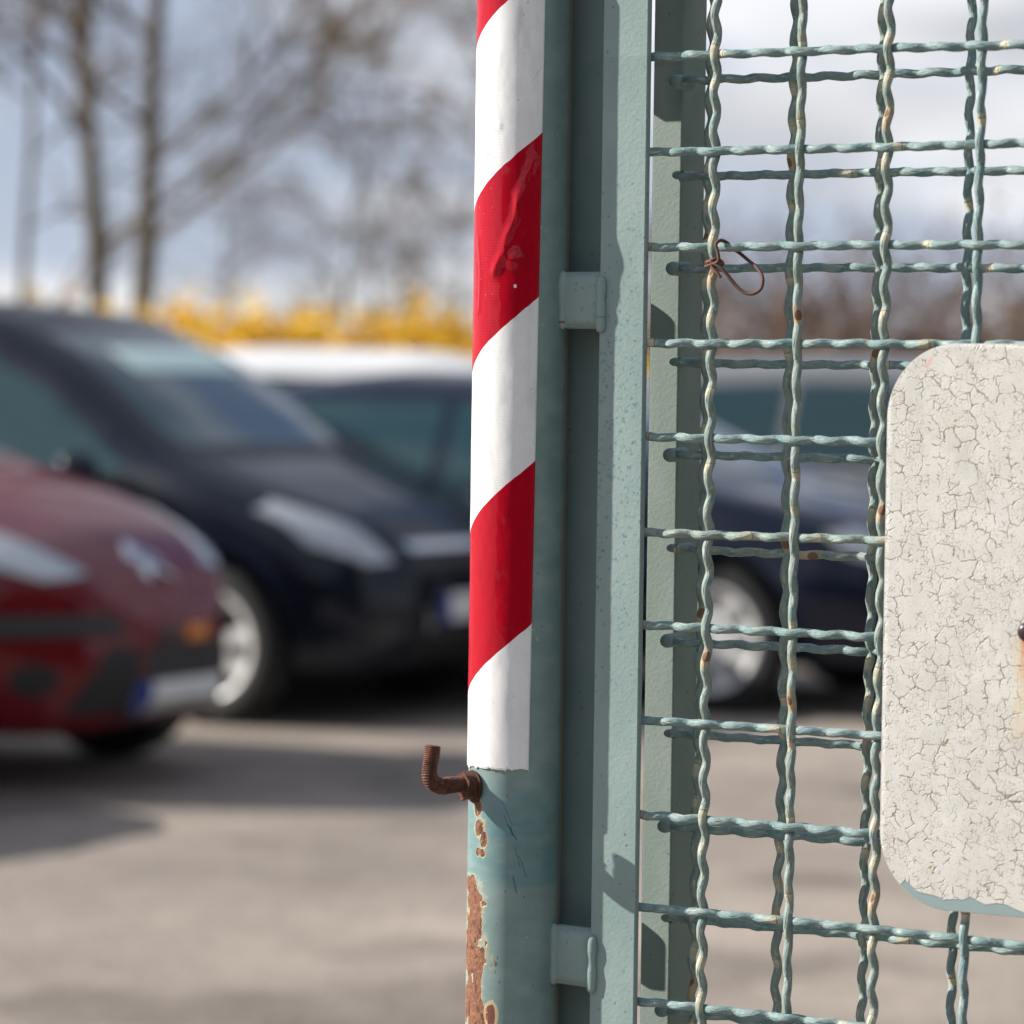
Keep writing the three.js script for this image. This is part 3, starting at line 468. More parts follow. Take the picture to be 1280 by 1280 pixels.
function curve1(keys) { return (x) => { if (x <= keys[0][0]) return keys[0][1]; for (let i = 1; i < keys.length; i++) if (x <= keys[i][0]) return lerp(keys[i - 1][1], keys[i][1], (x - keys[i - 1][0]) / (keys[i][0] - keys[i - 1][0])); return keys[keys.length - 1][1]; }; }
function smooth1(keys, s) { const f = curve1(keys); return (x) => { let a = 0, n = 0; for (let k = -4; k <= 4; k++) { const w = Math.exp(-k * k / 6); a += w * f(x + k * s / 4); n += w; } return a / n; }; }
function cr(p0, p1, p2, p3, t) { return 0.5 * (2 * p1 + (p2 - p0) * t + (2 * p0 - 5 * p1 + 4 * p2 - p3) * t * t + (3 * p1 - p0 - 3 * p2 + p3) * t * t * t); }
const wheelProto = {};
function wheel(Rw, width, spokes) {
  const key = Rw + '/' + spokes; if (wheelProto[key]) return wheelProto[key].clone();
  const g = new THREE.Group(); g.name = 'wheel'; const V = (a) => a.map(([x, y]) => new THREE.Vector2(x, y)), rr = Rw * 0.70, h = width / 2;
  const ty = new THREE.LatheGeometry(V([[rr, -h * 0.8], [rr + 0.02, -h], [Rw - 0.03, -h], [Rw - 0.008, -h * 0.86], [Rw, -h * 0.6], [Rw, h * 0.6], [Rw - 0.008, h * 0.86], [Rw - 0.03, h], [rr + 0.02, h], [rr, h * 0.8]]), 48); ty.rotateX(Math.PI / 2); part('tyre', ty, rubber, g);
  const rim = [new THREE.LatheGeometry(V([[rr + 0.004, h * 0.8], [rr + 0.001, h * 0.9], [rr - 0.022, h * 0.86], [rr - 0.03, h * 0.45], [rr - 0.045, -h * 0.3]]), 48), new THREE.LatheGeometry(V([[0, h * 0.62], [0.05, h * 0.6], [0.065, h * 0.45], [0.066, h * 0.1]]), 24)];
  for (const q of rim) q.rotateX(Math.PI / 2);
  for (let k = 0; k < spokes; k++) { const b = new THREE.BoxGeometry(rr - 0.06, 0.055, 0.03); b.translate((rr + 0.03) / 2, 0, h * 0.5); b.rotateZ(k / spokes * 2 * Math.PI + 0.3); rim.push(b); }
  part('rim', mergeGeometries(rim.map((q) => { const n = q.index ? q.toNonIndexed() : q; n.deleteAttribute('uv'); return n; })), alloy, g);
  const disc = new THREE.CylinderGeometry(rr - 0.02, rr - 0.02, 0.01, 32); disc.rotateX(Math.PI / 2); disc.translate(0, 0, -h * 0.35); part('brake_disc', disc, plastic, g);
  wheelProto[key] = g; return g;
}
const caster = new THREE.Raycaster();
const evaluator = new Evaluator(); evaluator.attributes = ['position', 'normal']; evaluator.useGroups = true;
// s: car specification (x forward, y up, z to the car's right)
function buildCar(name, label, category, s, paint) {
  const o = thing(name, label, category), Lh = s.len / 2, NX = 84, top = smooth1(s.top, 0.10), belt = smooth1(s.belt, 0.10), wm = smooth1(s.wm, 0.07), wt = smooth1(s.wt, 0.10), yb = smooth1(s.yb, 0.06), pos = [], idx = [], SUB = 4;
  const sect = (x) => { const b = yb(x), m = wm(x), bl = Math.min(belt(x), top(x) - 0.05), t = top(x), w = Math.min(wt(x), m * 0.9), h = [[0, b], [m * 0.8, b], [m * 0.965, b + 0.10], [m, lerp(b, bl, 0.55)], [m * 0.955, bl], [lerp(m * 0.955, w, 0.55), lerp(bl, t, 0.55)], [w, t - 0.07 * clamp((t - bl) / 0.3)], [w * 0.62, t - 0.012], [0, t]]; return h; };
  const ring = []; let M = 0;
  for (let i = 0; i <= NX; i++) {
    const f = i / NX, x = -Lh + s.len * (0.5 - 0.5 * Math.cos(Math.PI * f)) * 0.5 + s.len * f * 0.5, h = sect(x), full = [...h, ...h.slice(1, -1).reverse().map(([z, y]) => [-z, y])], n = full.length; M = n * SUB;
    for (let k = 0; k < n; k++) for (let q = 0; q < SUB; q++) { const P = (d) => full[(k + d + n) % n], t = q / SUB; pos.push(x, cr(P(-1)[1], P(0)[1], P(1)[1], P(2)[1], t), cr(P(-1)[0], P(0)[0], P(1)[0], P(2)[0], t)); }
  }
  for (let i = 0; i < NX; i++) for (let k = 0; k < M; k++) { const a = i * M + k, b = i * M + (k + 1) % M; idx.push(a, b, a + M, b, b + M, a + M); }
  for (const e of [0, NX]) { const c = pos.length / 3; let y = 0; for (let k = 0; k < M; k++) y += pos[(e * M + k) * 3 + 1] / M; pos.push(pos[e * M * 3], y, 0); for (let k = 0; k < M; k++) { const a = e * M + k, b = e * M + (k + 1) % M; e ? idx.push(a, b, c) : idx.push(b, a, c); } }
  const g = new THREE.BufferGeometry(); g.setAttribute('position', new THREE.Float32BufferAttribute(pos, 3)); g.setIndex(idx); g.computeVertexNormals();
  const test = new THREE.Mesh(g, new THREE.MeshBasicMaterial({ side: THREE.DoubleSide })); test.updateMatrixWorld();
  // cut the wheel arches
  let brush = new Brush(g, paint); brush.updateMatrixWorld();
  for (const x of s.axles) for (const q of [-1, 1]) { const c = new THREE.CylinderGeometry(s.R + 0.055, s.R + 0.055, 0.5, 36); c.deleteAttribute('uv'); c.rotateX(Math.PI / 2); c.translate(x, s.R + 0.01, q * (s.half + 0.02)); const b = new Brush(c, black); b.updateMatrixWorld(); brush = evaluator.evaluate(brush, b, SUBTRACTION); brush.updateMatrixWorld(); }
  part('body', brush.geometry, brush.material, o);
  const hit = (origin, dir) => { caster.set(origin, dir); const h = caster.intersectObject(test, false); return h.length ? h[0].point : null; };
  // panel whose outline is given on a plane (side: x,y; front: z,y) and laid on the body
  const panelOn = (pname, face, outline, mat, proud = 0.006, parent = o) => {
    const pts = []; const n = outline.length, per = Math.ceil(40 / n); for (let k = 0; k < n; k++) for (let q = 0; q < per; q++) pts.push([lerp(outline[k][0], outline[(k + 1) % n][0], q / per), lerp(outline[k][1], outline[(k + 1) % n][1], q / per)]);
    const cx = pts.reduce((a, p) => a + p[0], 0) / pts.length, cy = pts.reduce((a, p) => a + p[1], 0) / pts.length, RI = 6, N = pts.length, P = [], I = [];
    const D = { right: new THREE.Vector3(0, 0, -1), left: new THREE.Vector3(0, 0, 1), front: new THREE.Vector3(-1, 0, 0), rear: new THREE.Vector3(1, 0, 0) }[face];
    const put = (a, b, lift) => { const org = face === 'right' ? new THREE.Vector3(a, b, 4) : face === 'left' ? new THREE.Vector3(a, b, -4) : face === 'front' ? new THREE.Vector3(5, b, a) : new THREE.Vector3(-5, b, a), h = hit(org, D) || new THREE.Vector3(org.x * (D.x ? 0.38 : 1), org.y, org.z * (D.z ? 0.2 : 1)); h.addScaledVector(D, -lift); P.push(h.x, h.y, h.z); };
    put(cx, cy, proud); for (let r = 1; r <= RI; r++) for (const p of pts) put(lerp(cx, p[0], r / RI), lerp(cy, p[1], r / RI), proud * (r === RI ? 0.9 : 1));
    for (const p of pts) put(p[0], p[1], proud * 0.9); for (const p of pts) put(p[0], p[1], -0.012);
    const flip = face === 'left' || face === 'front';
    for (let k = 0; k < N; k++) { const b = (k + 1) % N; I.push(...(flip ? [0, 1 + b, 1 + k] : [0, 1 + k, 1 + b])); for (let r = 0; r <= RI; r++) { if (r === RI - 1) continue; const a0 = 1 + r * N + k, a1 = 1 + r * N + b; I.push(...(flip ? [a0, a1, a0 + N, a1, a1 + N, a0 + N] : [a0, a0 + N, a1, a1, a0 + N, a1 + N])); } }
    const q = new THREE.BufferGeometry(); q.setAttribute('position', new THREE.Float32BufferAttribute(P, 3)); q.setIndex(I); q.computeVertexNormals(); return part(pname, q, mat, parent);
  };
  s.axles.forEach((x) => { for (const q of [-1, 1]) { const w = wheel(s.R, 0.2, s.spokes); w.position.set(x, s.R, q * (s.half - 0.115)); w.rotation.set(0, q < 0 ? Math.PI : 0, 0); o.add(w); } });
  s.dress(panelOn, o, hit);
  return o;
}
function mirrorPair(o, x, y, z, mat) { for (const q of [-1, 1]) { const g = new THREE.SphereGeometry(0.1, 20, 14); g.scale(0.7, 0.75, 1.05); g.translate(x, y, q * z); const m = part('mirror', g, mat, o); const st = new THREE.CylinderGeometry(0.02, 0.03, 0.12, 10); st.rotateX(Math.PI / 2); st.translate(x + 0.02, y - 0.05, q * (z - 0.12)); part('mirror_stalk', st, plastic, m); } }
function barOn(o, name, pts, r, mat) { part(name, tube(pts.map((p) => new THREE.Vector3(...p)), r, 24, 8), mat, o); }
function plateOn(P, side, cy, half = 0.26) { const pl = P('license_plate', side, [[-half, cy - 0.055], [half, cy - 0.055], [half, cy + 0.055], [-half, cy + 0.055]], plateWhite, 0.022); const s = side === 'front' ? 1 : -1; P('blue_band', side, [[s * half, cy - 0.055], [s * (half - 0.05), cy - 0.055], [s * (half - 0.05), cy + 0.055], [s * half, cy + 0.055]], plateBlue, 0.026, pl); }
const both = (f) => { for (const q of [-1, 1]) f(q, q > 0 ? 'right' : 'left'); };

// people carrier: short bonnet, tall cabin
const mpv = { len: 4.1, half: 0.86, R: 0.318, axles: [1.32, -1.3], spokes: 7,
  top: [[-2.05, 0.78], [-2.0, 1.05], [-1.9, 1.38], [-1.72, 1.60], [-1.2, 1.68], [-0.4, 1.70], [0.1, 1.65], [0.5, 1.48], [1.15, 1.09], [1.5, 0.98], [1.8, 0.87], [1.97, 0.75], [2.05, 0.62]],
  belt: [[-2.05, 0.7], [-1.9, 0.95], [0.8, 0.93], [1.15, 0.95], [1.5, 0.87], [1.85, 0.74], [2.05, 0.55]],
  wm: [[-2.05, 0.62], [-1.98, 0.76], [-1.7, 0.84], [0, 0.86], [1.3, 0.86], [1.65, 0.82], [1.86, 0.72], [1.98, 0.58], [2.05, 0.42]],
  wt: [[-2.05, 0.5], [-1.8, 0.58], [-1, 0.62], [0.2, 0.62], [1.1, 0.66], [1.6, 0.6], [2.05, 0.4]],
  yb: [[-2.05, 0.42], [-1.9, 0.26], [1.8, 0.2], [1.95, 0.24], [2.05, 0.36]],
  dress(P, o) {
    P('windshield', 'front', [[-0.64, 1.10], [0.64, 1.10], [0.56, 1.36], [0.5, 1.55], [-0.5, 1.55], [-0.56, 1.36]], glassMat);
    P('painted_glare', 'front', [[-0.40, 1.395], [0.36, 1.395], [0.34, 1.49], [-0.38, 1.49]], glareMint, 0.012);  // reflected glare on the windshield, painted as a pale mint panel
    P('rear_window', 'rear', [[-0.55, 1.02], [0.55, 1.02], [0.48, 1.45], [-0.48, 1.45]], glassMat);
    both((q, side) => {
      P('side_window', side, [[0.08, 0.97], [0.92, 0.99], [0.42, 1.32], [0.1, 1.45], [0.06, 1.45]], glassMat); P('side_window', side, [[-0.85, 0.97], [0.02, 0.97], [0.0, 1.46], [-0.8, 1.47]], glassMat); P('side_window', side, [[-1.6, 1.02], [-0.91, 0.98], [-0.87, 1.46], [-1.5, 1.42]], glassMat);
      P('headlight', 'front', [[q * 0.50, 0.66], [q * 0.62, 0.65], [q * 0.755, 0.72], [q * 0.80, 0.86], [q * 0.74, 0.90], [q * 0.58, 0.80]], lensMat, 0.012);
      P('fog_lamp', 'front', [[q * 0.5, 0.34], [q * 0.6, 0.34], [q * 0.62, 0.40], [q * 0.55, 0.44], [q * 0.49, 0.40]], plastic, 0.01);
      P('tail_light', 'rear', [[q * 0.5, 0.75], [q * 0.66, 0.78], [q * 0.68, 1.0], [q * 0.54, 1.0]], tailRed, 0.01);
      P('door_handle', side, [[-0.08, 0.86], [0.1, 0.865], [0.1, 0.895], [-0.08, 0.89]], plastic, 0.025);
      P('rub_strip', side, [[-0.85, 0.5], [0.85, 0.5], [0.85, 0.56], [-0.85, 0.56]], plastic, 0.014);
    });
    P('grille', 'front', [[-0.4, 0.60], [0.4, 0.60], [0.44, 0.70], [-0.44, 0.70]], black, 0.004); P('chrome_bar', 'front', [[-0.4, 0.70], [0.4, 0.70], [0.42, 0.735], [-0.42, 0.735]], chrome, 0.02);
    P('lower_grille', 'front', [[-0.4, 0.28], [0.4, 0.28], [0.44, 0.38], [-0.44, 0.38]], black, 0.004); plateOn(P, 'front', 0.47);
    P('wiper_cowl', 'front', [[-0.6, 1.055], [0.6, 1.055], [0.62, 1.095], [-0.62, 1.095]], black, 0.012);
  } };
// small round hatchback
const hatch = { len: 3.86, half: 0.83, R: 0.3, axles: [1.2, -1.25], spokes: 6,
  top: [[-1.93, 0.8], [-1.88, 1.05], [-1.7, 1.32], [-1.4, 1.45], [-0.8, 1.52], [-0.2, 1.52], [0.2, 1.43], [0.75, 1.14], [0.95, 1.06], [1.3, 0.98], [1.6, 0.87], [1.8, 0.74], [1.93, 0.56]],
  belt: [[-1.93, 0.7], [-1.7, 0.95], [0.6, 0.92], [0.95, 0.95], [1.3, 0.86], [1.7, 0.72], [1.93, 0.5]],
  wm: [[-1.93, 0.55], [-1.85, 0.72], [-1.5, 0.82], [0, 0.83], [1.2, 0.83], [1.45, 0.78], [1.62, 0.69], [1.76, 0.55], [1.87, 0.38], [1.93, 0.2]],
  wt: [[-1.93, 0.45], [-1.6, 0.56], [-0.8, 0.6], [0.2, 0.6], [0.9, 0.66], [1.4, 0.58], [1.93, 0.38]],
  yb: [[-1.93, 0.42], [-1.8, 0.26], [1.7, 0.2], [1.82, 0.22], [1.93, 0.32]],
  dress(P, o, hit) {
    P('windshield', 'front', [[-0.62, 1.08], [0.62, 1.08], [0.54, 1.28], [0.48, 1.43], [-0.48, 1.43], [-0.54, 1.28]], glassMat); P('rear_window', 'rear', [[-0.5, 1.0], [0.5, 1.0], [0.44, 1.34], [-0.44, 1.34]], glassMat);
    both((q, side) => {
      P('side_window', side, [[-0.15, 0.96], [0.62, 0.98], [0.2, 1.26], [-0.1, 1.36], [-0.17, 1.36]], glassMat); P('side_window', side, [[-0.95, 0.98], [-0.21, 0.96], [-0.23, 1.36], [-0.85, 1.35]], glassMat);
      P('headlight', 'front', [[q * 0.36, 0.73], [q * 0.54, 0.71], [q * 0.70, 0.77], [q * 0.745, 0.88], [q * 0.69, 0.94], [q * 0.54, 0.87]], lensMat, 0.012);
      P('fog_lamp', 'front', [[q * 0.52, 0.36], [q * 0.58, 0.33], [q * 0.635, 0.36], [q * 0.635, 0.42], [q * 0.58, 0.45], [q * 0.52, 0.42]], black, 0.008);
      P('bumper_strip', 'front', [[q * 0.3, 0.53], [q * 0.68, 0.53], [q * 0.70, 0.60], [q * 0.34, 0.60]], plastic, 0.016);
      P('indicator', 'front', [[q * 0.02, 0.50], [q * 0.14, 0.50], [q * 0.14, 0.545], [q * 0.02, 0.545]], q < 0 ? amber : plastic, 0.012);
      P('tail_light', 'rear', [[q * 0.48, 0.75], [q * 0.64, 0.78], [q * 0.66, 1.0], [q * 0.52, 1.0]], tailRed, 0.01); P('door_handle', side, [[-0.12, 0.84], [0.06, 0.84], [0.06, 0.87], [-0.12, 0.87]], plastic, 0.025);
      P('rub_strip', side, [[-0.75, 0.46], [0.75, 0.46], [0.75, 0.52], [-0.75, 0.52]], plastic, 0.014);
      for (const y of [0.74, 0.79]) { P('emblem_chevron', 'front', [[0, y], [q * 0.075, y - 0.045], [q * 0.075, y - 0.02], [0, y + 0.03]], chrome, 0.024); }
    });
    P('lower_grille', 'front', [[-0.5, 0.27], [0.5, 0.27], [0.36, 0.49], [-0.36, 0.49]], black, 0.004); plateOn(P, 'front', 0.315);
  } };
// estate body
const estate = { len: 4.5, half: 0.87, R: 0.315, axles: [1.36, -1.3], spokes: 8,
  top: [[-2.25, 0.85], [-2.2, 1.1], [-2.0, 1.38], [-1.6, 1.49], [-0.8, 1.53], [0, 1.52], [0.35, 1.46], [1.05, 1.06], [1.2, 1.0], [1.7, 0.92], [2.0, 0.83], [2.17, 0.7], [2.25, 0.56]],
  belt: [[-2.25, 0.75], [-2.0, 0.96], [0.9, 0.9], [1.15, 0.93], [1.6, 0.84], [2.0, 0.72], [2.25, 0.5]],
  wm: [[-2.25, 0.6], [-2.15, 0.78], [-1.8, 0.85], [0, 0.87], [1.4, 0.86], [1.8, 0.81], [2.05, 0.7], [2.18, 0.58], [2.25, 0.42]],
  wt: [[-2.25, 0.5], [-1.8, 0.58], [0.3, 0.6], [1.1, 0.68], [1.7, 0.62], [2.25, 0.42]],
  yb: [[-2.25, 0.42], [-2.1, 0.26], [2.0, 0.2], [2.14, 0.22], [2.25, 0.34]],
  dress(P) {
    P('windshield', 'front', [[-0.64, 1.04], [0.64, 1.04], [0.55, 1.28], [0.48, 1.46], [-0.48, 1.46], [-0.55, 1.28]], glassMat); P('rear_window', 'rear', [[-0.52, 1.04], [0.52, 1.04], [0.46, 1.38], [-0.46, 1.38]], glassMat);
    both((q, side) => {
      P('side_window', side, [[0.02, 0.94], [0.88, 0.95], [0.36, 1.26], [0.1, 1.37], [0.0, 1.37]], glassMat); P('side_window', side, [[-0.95, 0.95], [-0.05, 0.94], [-0.06, 1.37], [-0.9, 1.38]], glassMat); P('side_window', side, [[-1.85, 1.02], [-1.02, 0.96], [-0.98, 1.38], [-1.72, 1.34]], glassMat);
      P('headlight', 'front', [[q * 0.44, 0.62], [q * 0.62, 0.62], [q * 0.74, 0.68], [q * 0.76, 0.77], [q * 0.66, 0.79], [q * 0.48, 0.73]], lensMat, 0.012); P('fog_lamp', 'front', [[q * 0.48, 0.32], [q * 0.6, 0.32], [q * 0.6, 0.39], [q * 0.48, 0.39]], lensMat, 0.01);
      P('tail_light', 'rear', [[q * 0.5, 0.75], [q * 0.68, 0.78], [q * 0.7, 0.96], [q * 0.54, 0.96]], tailRed, 0.01); P('door_handle', side, [[-0.02, 0.83], [0.16, 0.83], [0.16, 0.86], [-0.02, 0.86]], plastic, 0.025);
      P('rub_strip', side, [[-0.85, 0.48], [0.9, 0.48], [0.9, 0.53], [-0.85, 0.53]], plastic, 0.014);
    });
    P('grille', 'front', [[-0.36, 0.60], [0.36, 0.60], [0.4, 0.72], [-0.4, 0.72]], black, 0.004); P('chrome_bar', 'front', [[-0.4, 0.725], [0.4, 0.725], [0.41, 0.75], [-0.41, 0.75]], chrome, 0.016); P('lower_grille', 'front', [[-0.42, 0.27], [0.42, 0.27], [0.45, 0.37], [-0.45, 0.37]], black, 0.004); plateOn(P, 'front', 0.46);
  } };
// low saloon, screen well forward
const saloon = { ...estate, len: 4.45, top: [[-2.22, 0.8], [-2.18, 0.98], [-1.9, 1.06], [-1.55, 1.12], [-0.95, 1.37], [-0.4, 1.42], [0.1, 1.41], [0.5, 1.33], [1.18, 1.0], [1.32, 0.95], [1.75, 0.88], [2.0, 0.81], [2.15, 0.7], [2.22, 0.56]],
  dress(P) {
    P('windshield', 'front', [[-0.64, 0.99], [0.64, 0.99], [0.55, 1.2], [0.48, 1.35], [-0.48, 1.35], [-0.55, 1.2]], glassMat); P('rear_window', 'rear', [[-0.54, 1.12], [0.54, 1.12], [0.46, 1.33], [-0.46, 1.33]], glassMat);
    both((q, side) => {
      P('side_window', side, [[0.08, 0.93], [1.0, 0.94], [0.5, 1.18], [0.2, 1.28], [0.06, 1.28]], glassMat); P('side_window', side, [[-1.15, 0.95], [0.01, 0.93], [0.0, 1.28], [-0.7, 1.28], [-1.0, 1.18]], glassMat);
      P('headlight', 'front', [[q * 0.44, 0.62], [q * 0.62, 0.62], [q * 0.74, 0.68], [q * 0.76, 0.77], [q * 0.66, 0.79], [q * 0.48, 0.73]], lensMat, 0.012); P('tail_light', 'rear', [[q * 0.5, 0.75], [q * 0.68, 0.78], [q * 0.7, 0.93], [q * 0.54, 0.93]], tailRed, 0.01);
      P('door_handle', side, [[-0.02, 0.83], [0.16, 0.83], [0.16, 0.86], [-0.02, 0.86]], plastic, 0.025);
    });
    P('grille', 'front', [[-0.36, 0.60], [0.36, 0.60], [0.4, 0.72], [-0.4, 0.72]], black, 0.004); P('lower_grille', 'front', [[-0.42, 0.27], [0.42, 0.27], [0.45, 0.37], [-0.45, 0.37]], black, 0.004); plateOn(P, 'front', 0.46);
  } };
// put a point of the car (its own x, z) over a point of the ground
function place(car, lx, lz, at, yaw) { const a = -yaw * R, c = Math.cos(a), s = Math.sin(a); car.rotation.y = a; car.position.set(at.x - (lx * c + lz * s), 0, at.z - (-lx * s + lz * c)); return car; }
const navy = carPaint(0.005, 0.008, 0.017), red = carPaint(0.13, 0.004, 0.009), white = carPaint(0.78, 0.78, 0.77), navy2 = carPaint(0.007, 0.011, 0.026), silver = carPaint(0.42, 0.43, 0.44), grey = carPaint(0.16, 0.17, 0.18);
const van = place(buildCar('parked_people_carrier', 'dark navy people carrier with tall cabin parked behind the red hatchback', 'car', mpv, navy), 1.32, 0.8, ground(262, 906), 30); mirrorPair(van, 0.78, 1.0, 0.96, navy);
const redCar = place(buildCar('parked_hatchback', 'dark red hatchback with chevron emblem and black lower grille', 'car', hatch, red), 1.93, 0, atDepth(230, 12.05), 27); mirrorPair(redCar, 0.5, 0.99, 0.92, black);
const whiteCar = place(buildCar('parked_estate_car', 'white estate car standing behind the navy people carrier', 'car', estate, white), 0.35, 0.6, atDepth(600, 18), 8); mirrorPair(whiteCar, 0.72, 0.97, 0.97, white);
const rightCar = place(buildCar('parked_saloon', 'dark blue saloon seen through the gate mesh beside the plate', 'car', saloon, navy2), 1.36, 0.8, ground(890, 893), 28); mirrorPair(rightCar, 0.8, 0.95, 0.97, navy2);
const greyCar = place(buildCar('parked_estate_car', 'grey estate car beyond the dark blue saloon behind the mesh', 'car', estate, grey), 0, 0.6, atDepth(1200, 20), 14); mirrorPair(greyCar, 0.72, 0.97, 0.97, grey);
const silverCar = place(buildCar('parked_hatchback', 'silver hatchback parked in the row before the red hatchback', 'car', hatch, silver), 1.93, 0, atDepth(-420, 10.5), 28); mirrorPair(silverCar, 0.5, 0.99, 0.92, silver);

// ------------------------------------------------------------------ bare trees, hedge and shrubs
const bark = std(rgb(0.12, 0.095, 0.066), 0.95), twigMat = std(rgb(0.17, 0.12, 0.078), 0.95), twigRed = std(rgb(0.15, 0.09, 0.068), 0.95);
function limb(out, p, d, len, r0, r1, segs, rad, rnd, bend, rise) {
  const pts = [p.clone()], dir = d.clone(), sl = len / segs; for (let k = 0; k < segs; k++) { dir.x += (rnd() - 0.5) * bend; dir.z += (rnd() - 0.5) * bend; dir.y += (rnd() - 0.5) * bend + rise; dir.normalize(); pts.push(pts[k].clone().addScaledVector(dir, sl)); }
  const base = out.pos.length / 3; for (let k = 0; k <= segs; k++) { const t = pts[Math.min(k + 1, segs)].clone().sub(pts[Math.max(k - 1, 0)]).normalize(), a = Math.abs(t.y) > 0.9 ? new THREE.Vector3(1, 0, 0) : new THREE.Vector3(0, 1, 0), n = new THREE.Vector3().crossVectors(t, a).normalize(), b = new THREE.Vector3().crossVectors(t, n), rr = lerp(r0, r1, k / segs); for (let q = 0; q < rad; q++) { const an = q / rad * 2 * Math.PI; out.pos.push(pts[k].x + (n.x * Math.cos(an) + b.x * Math.sin(an)) * rr, pts[k].y + (n.y * Math.cos(an) + b.y * Math.sin(an)) * rr, pts[k].z + (n.z * Math.cos(an) + b.z * Math.sin(an)) * rr); } }
  for (let k = 0; k < segs; k++) for (let q = 0; q < rad; q++) { const a = base + k * rad + q, b = base + k * rad + (q + 1) % rad; out.idx.push(a, a + rad, b, b, a + rad, b + rad); }
  return pts;
}
const geoOf = (o) => { const g = new THREE.BufferGeometry(); g.setAttribute('position', new THREE.Float32BufferAttribute(o.pos, 3)); g.setIndex(o.idx); g.computeVertexNormals(); return g; };
const turned = (d, spread, rnd) => { const a = rnd() * 2 * Math.PI, ax = Math.abs(d.y) > 0.9 ? new THREE.Vector3(1, 0, 0) : new THREE.Vector3(0, 1, 0), n = new THREE.Vector3().crossVectors(d, ax).normalize().applyAxisAngle(d, a); return d.clone().multiplyScalar(Math.cos(spread)).addScaledVector(n, Math.sin(spread)).normalize(); };
function treeGeos(seed, H, r0, limbs, lowest) {
  const rnd = rng(seed), tr = { pos: [], idx: [] }, br = { pos: [], idx: [] }, tw = { pos: [], idx: [] };
  const trunk = limb(tr, new THREE.Vector3(0, -0.1, 0), new THREE.Vector3((rnd() - 0.5) * 0.05, 1, 0), H, r0, r0 * 0.12, 12, 9, rnd, 0.10, 0.02);
  for (let k = 0; k < limbs; k++) {
    const t = lowest + (0.97 - lowest) * Math.pow((k + rnd()) / limbs, 0.9), i = t * 12, p = trunk[Math.floor(i)].clone().lerp(trunk[Math.min(12, Math.floor(i) + 1)], i % 1), l = H * (0.42 - 0.26 * t) * (0.7 + 0.6 * rnd());
    const L = limb(br, p, turned(new THREE.Vector3(0, 1, 0), 0.75 + 0.5 * rnd(), rnd), l, r0 * (0.42 - 0.3 * t), 0.012, 7, 6, rnd, 0.22, 0.05);
    for (let q = 0; q < 5; q++) {
      const a = 1 + Math.floor(rnd() * 6), S = limb(br, L[a], turned(L[a].clone().sub(L[a - 1]).normalize(), 0.4 + 0.6 * rnd(), rnd), l * (0.25 + 0.3 * rnd()), 0.02, 0.007, 5, 5, rnd, 0.3, 0.04);
      for (let e = 0; e < 4; e++) { const b = 1 + Math.floor(rnd() * 5), T = limb(tw, S[b], turned(S[b].clone().sub(S[b - 1]).normalize(), 0.4 + 0.6 * rnd(), rnd), 0.5 + 0.7 * rnd(), 0.010, 0.004, 3, 3, rnd, 0.35, 0.03);
        for (let f = 0; f < 3; f++) { const c = 1 + Math.floor(rnd() * 3); limb(tw, T[c], turned(T[c].clone().sub(T[c - 1]).normalize(), 0.5 + 0.5 * rnd(), rnd), 0.25 + 0.4 * rnd(), 0.006, 0.0025, 2, 3, rnd, 0.3, 0.02); } }
    }
  }
  return [tr, br, tw].map(geoOf);
}
const protoTrees = [treeGeos(3, 10.5, 0.13, 13, 0.20), treeGeos(14, 9.5, 0.12, 13, 0.20), treeGeos(27, 8, 0.06, 10, 0.16)];
function tree(kind, px, d, turn, sc, label, group) { const o = thing('bare_tree', label, 'tree', group), p = atDepth(px, d); o.position.set(p.x, 0.1, p.z); o.rotation.y = turn; o.scale.setScalar(sc); const [a, b, c] = protoTrees[kind]; part('trunk', a, bark, o); part('branches', b, bark, o); part('twigs', c, twigMat, o); return o; }
tree(0, 128, 36, 0.4, 1, 'tall bare tree with dark straight trunk rising behind the people carrier roof');
tree(1, 170, 34, 2.1, 1.06, 'bare tree with paler trunk forking low beside the dark trunked tree');
for (const [k, px, d, t, s] of [[1, -60, 40, 1, 1.1], [2, 20, 44, 3, 1.2], [2, 300, 46, 0.3, 0.62], [2, 405, 42, 4.4, 0.66], [2, 480, 50, 1.7, 0.8], [2, 560, 44, 5.2, 0.7], [2, 625, 47, 2.6, 0.8], [0, -220, 42, 5, 1]]) tree(k, px, d, t, s, 'thin bare tree in the row beyond the yellow hedge', 'bare trees beyond the hedge');
